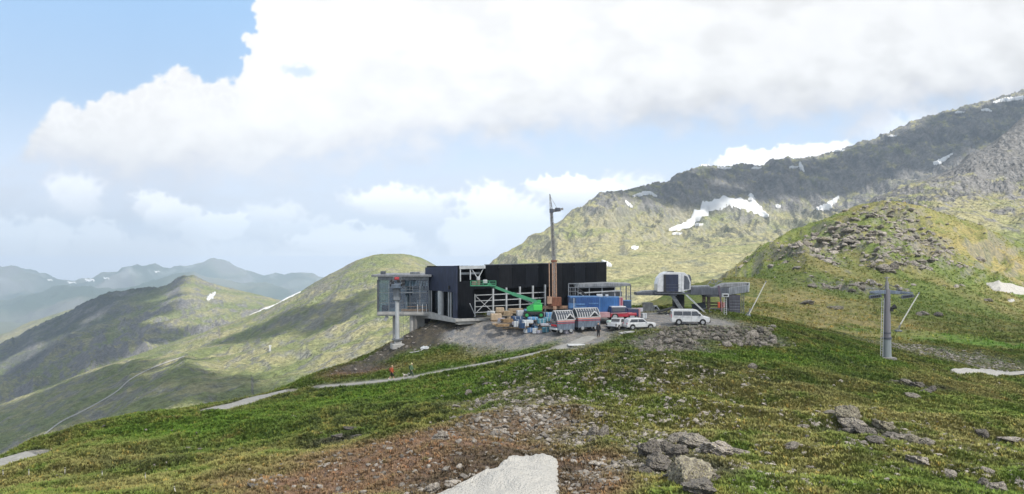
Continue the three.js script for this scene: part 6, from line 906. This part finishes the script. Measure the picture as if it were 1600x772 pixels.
const stand = { lean: 0.01, legs: [[[-0.1, 0.50, 0.02], [-0.11, 0.09, 0]], [[0.1, 0.50, 0.02], [0.11, 0.09, 0]]], arms: [[[-0.25, 1.12, 0.0], [-0.26, 0.88, 0.06]], [[0.25, 1.12, 0.0], [0.26, 0.88, 0.06]]] };
const cl = (n, r, g, b) => mat(n, [r, g, b], 0.85);
person('person in a rust orange jacket walking up the gravel footpath, seen from behind', ground(612, 593.5), 1.9, stride, { top: cl('orange_fabric', 0.36, 0.085, 0.03), legs: cl('dark_fabric', 0.03, 0.024, 0.022), shoes: cl('pale_shoe', 0.6, 0.58, 0.55), pack: cl('rust_pack', 0.24, 0.055, 0.03), hat: cl('straw_hair', 0.45, 0.34, 0.2), shorts: true });
person('person in green with a pale cap striding up the gravel footpath', ground(642.5, 590), 1.55, stride, { top: cl('green_fabric', 0.10, 0.17, 0.09), legs: cl('grey_green_fabric', 0.06, 0.085, 0.06), shoes: cl('pale_boot', 0.55, 0.55, 0.52), hat: cl('yellow_cap', 0.62, 0.60, 0.30), pack: cl('dark_pack', 0.03, 0.05, 0.03) });
person('person dressed in black standing on the gravel drive before the trailers', ground(935, 526.5), -0.4, stand, { top: cl('black_fabric', 0.018, 0.016, 0.02), legs: cl('black_cloth', 0.014, 0.013, 0.016), shoes: cl('black_shoe', 0.02, 0.02, 0.02) });
{ const g = ground(634, 590.5), t = thing('dog', 'small pale dog trotting behind the person in green on the footpath', 'dog', g, 1.55); // faces +z
  const s = (a, ra, b, rb) => [...a, ra, ...b, rb], bones = [s([0, 0.36, 0.20], 0.115, [0, 0.38, -0.02], 0.10), s([0, 0.38, -0.02], 0.095, [0, 0.39, -0.22], 0.09), s([0, 0.42, 0.24], 0.075, [0, 0.54, 0.34], 0.06), s([0, 0.57, 0.37], 0.07, [0, 0.55, 0.42], 0.055), s([0, 0.54, 0.44], 0.04, [0, 0.525, 0.53], 0.028), s([-0.05, 0.62, 0.35], 0.025, [-0.065, 0.57, 0.34], 0.02), s([0.05, 0.62, 0.35], 0.025, [0.065, 0.57, 0.34], 0.02), s([0, 0.42, -0.28], 0.03, [0, 0.55, -0.38], 0.022), s([0, 0.55, -0.38], 0.022, [0, 0.62, -0.34], 0.018)];
  for (const [x, o] of [[-0.06, 0.05], [0.06, -0.06]]) bones.push(s([x, 0.34, 0.2], 0.055, [x, 0.18, 0.2 + o * 0.5], 0.03), s([x, 0.18, 0.2 + o * 0.5], 0.028, [x, 0.03, 0.2 + o], 0.024), s([x, 0.025, 0.2 + o], 0.024, [x, 0.025, 0.235 + o], 0.022), s([x, 0.36, -0.2], 0.075, [x, 0.24, -0.16 - o], 0.045), s([x, 0.24, -0.16 - o], 0.038, [x, 0.14, -0.26 - o], 0.026), s([x, 0.14, -0.26 - o], 0.024, [x, 0.03, -0.24 - o], 0.022), s([x, 0.025, -0.24 - o], 0.024, [x, 0.025, -0.2 - o], 0.022));
  obj('body', [field(bones, 96, 0.03)], mat('pale_fur', [0.55, 0.50, 0.42], 0.9), t); obj('nose', [new THREE.SphereGeometry(0.02, 8, 6).translate(0, 0.535, 0.56)], M.black2, t); obj('collar', [new THREE.TorusGeometry(0.07, 0.012, 6, 20).rotateX(Math.PI / 2 - 0.7).translate(0, 0.48, 0.29)], M.red, t);
}
{ // smaller goods packed between the bales of the material yard
  const seen = {}; const cols = [['white', M.foil], ['pale blue', M.blueLight], ['sky blue', M.foilBlue], ['navy', M.foilNavy], ['teal', M.foilTeal], ['tan', M.foilTan], ['lilac', M.lilac]], r = rng(77);
  const spots = [[773, 508, 5], [783, 503, 6], [801, 500, 0], [797, 497, 5], [804, 508, 6], [806, 511, 0], [815, 500, 2], [820, 499, 3], [829, 498, 0], [833, 505, 3], [838, 509, 2], [841, 503, 0], [843, 494, 1], [851, 503, 0], [853, 494, 2], [864, 502, 3], [865, 507, 0], [868, 497, 2], [828, 510, 1], [817, 513, 3], [836, 512, 0], [843, 513, 6], [790, 500, 0], [852, 513, 4], [862, 512, 0], [870, 493, 1], [876, 490, 0], [881, 491, 3], [811, 496, 3], [818, 503, 2], [823, 510, 0], [831, 508, 3], [846, 499, 2], [849, 496, 0], [856, 507, 1], [860, 493, 3], [822, 496, 0], [834, 495, 2], [1000, 487, 6], [1006, 491, 0], [948, 478, 0]];
  for (let i = 0; i < 16; i++) { const c = [0, 3, 2, 3][i % 4]; if (spots.filter((q) => q[2] === c).length < 16) spots.push([806 + 58 * r(), 494 + 17 * r(), c]); }
  const totals = spots.reduce((t, q) => { t[q[2]] = (t[q[2]] ?? 0) + 1; return t; }, {}); spots.sort((a, b) => a[0] - b[0]);
  for (const [px, py, c] of spots) { seen[c] = (seen[c] ?? -1) + 1;  const d = lerp(108, 100, clamp((py - 490) / 24)), g = P(px, py, d), gy = height(g.x, g.z); if (Math.abs(g.y - gy) < 0.9) g.y = gy; const w = (0.55 + 0.65 * r()), h = 0.3 + 0.5 * r(), t = thing('wrapped_bundle', `${ordinal(seen[c], totals[c])} ${cols[c][0]} wrapped bundle among the building materials beside the crane`, 'bundle', g, r() * 1.5, 'small bundles in the material yard'); obj('wrap', [rbox(w, h, w * 0.7, 0.06, 0, h / 2, 0)], cols[c][1], t); obj('strap', [box(0.05, h * 1.02, w * 0.72, w * 0.1, h / 2, 0)], c ? M.foil : M.foilNavy, t); }
  // poles and boards standing or lying about
  const p = P(905, 488, 106), t = thing('scaffold_tubes', 'bundle of grey scaffold tubes lying before the blue container', 'tube bundle', p, 0.15); for (let i = 0; i < 7; i++) obj('tube', [bar([-1.6, 0.1 + 0.09 * Math.floor(i / 4), 1.4 + 0.1 * (i % 4)], [1.5, 0.1 + 0.09 * Math.floor(i / 4), 1.5 + 0.1 * (i % 4)], 0.045)], M.zinc, t);
}
renderer.render(scene, camera);
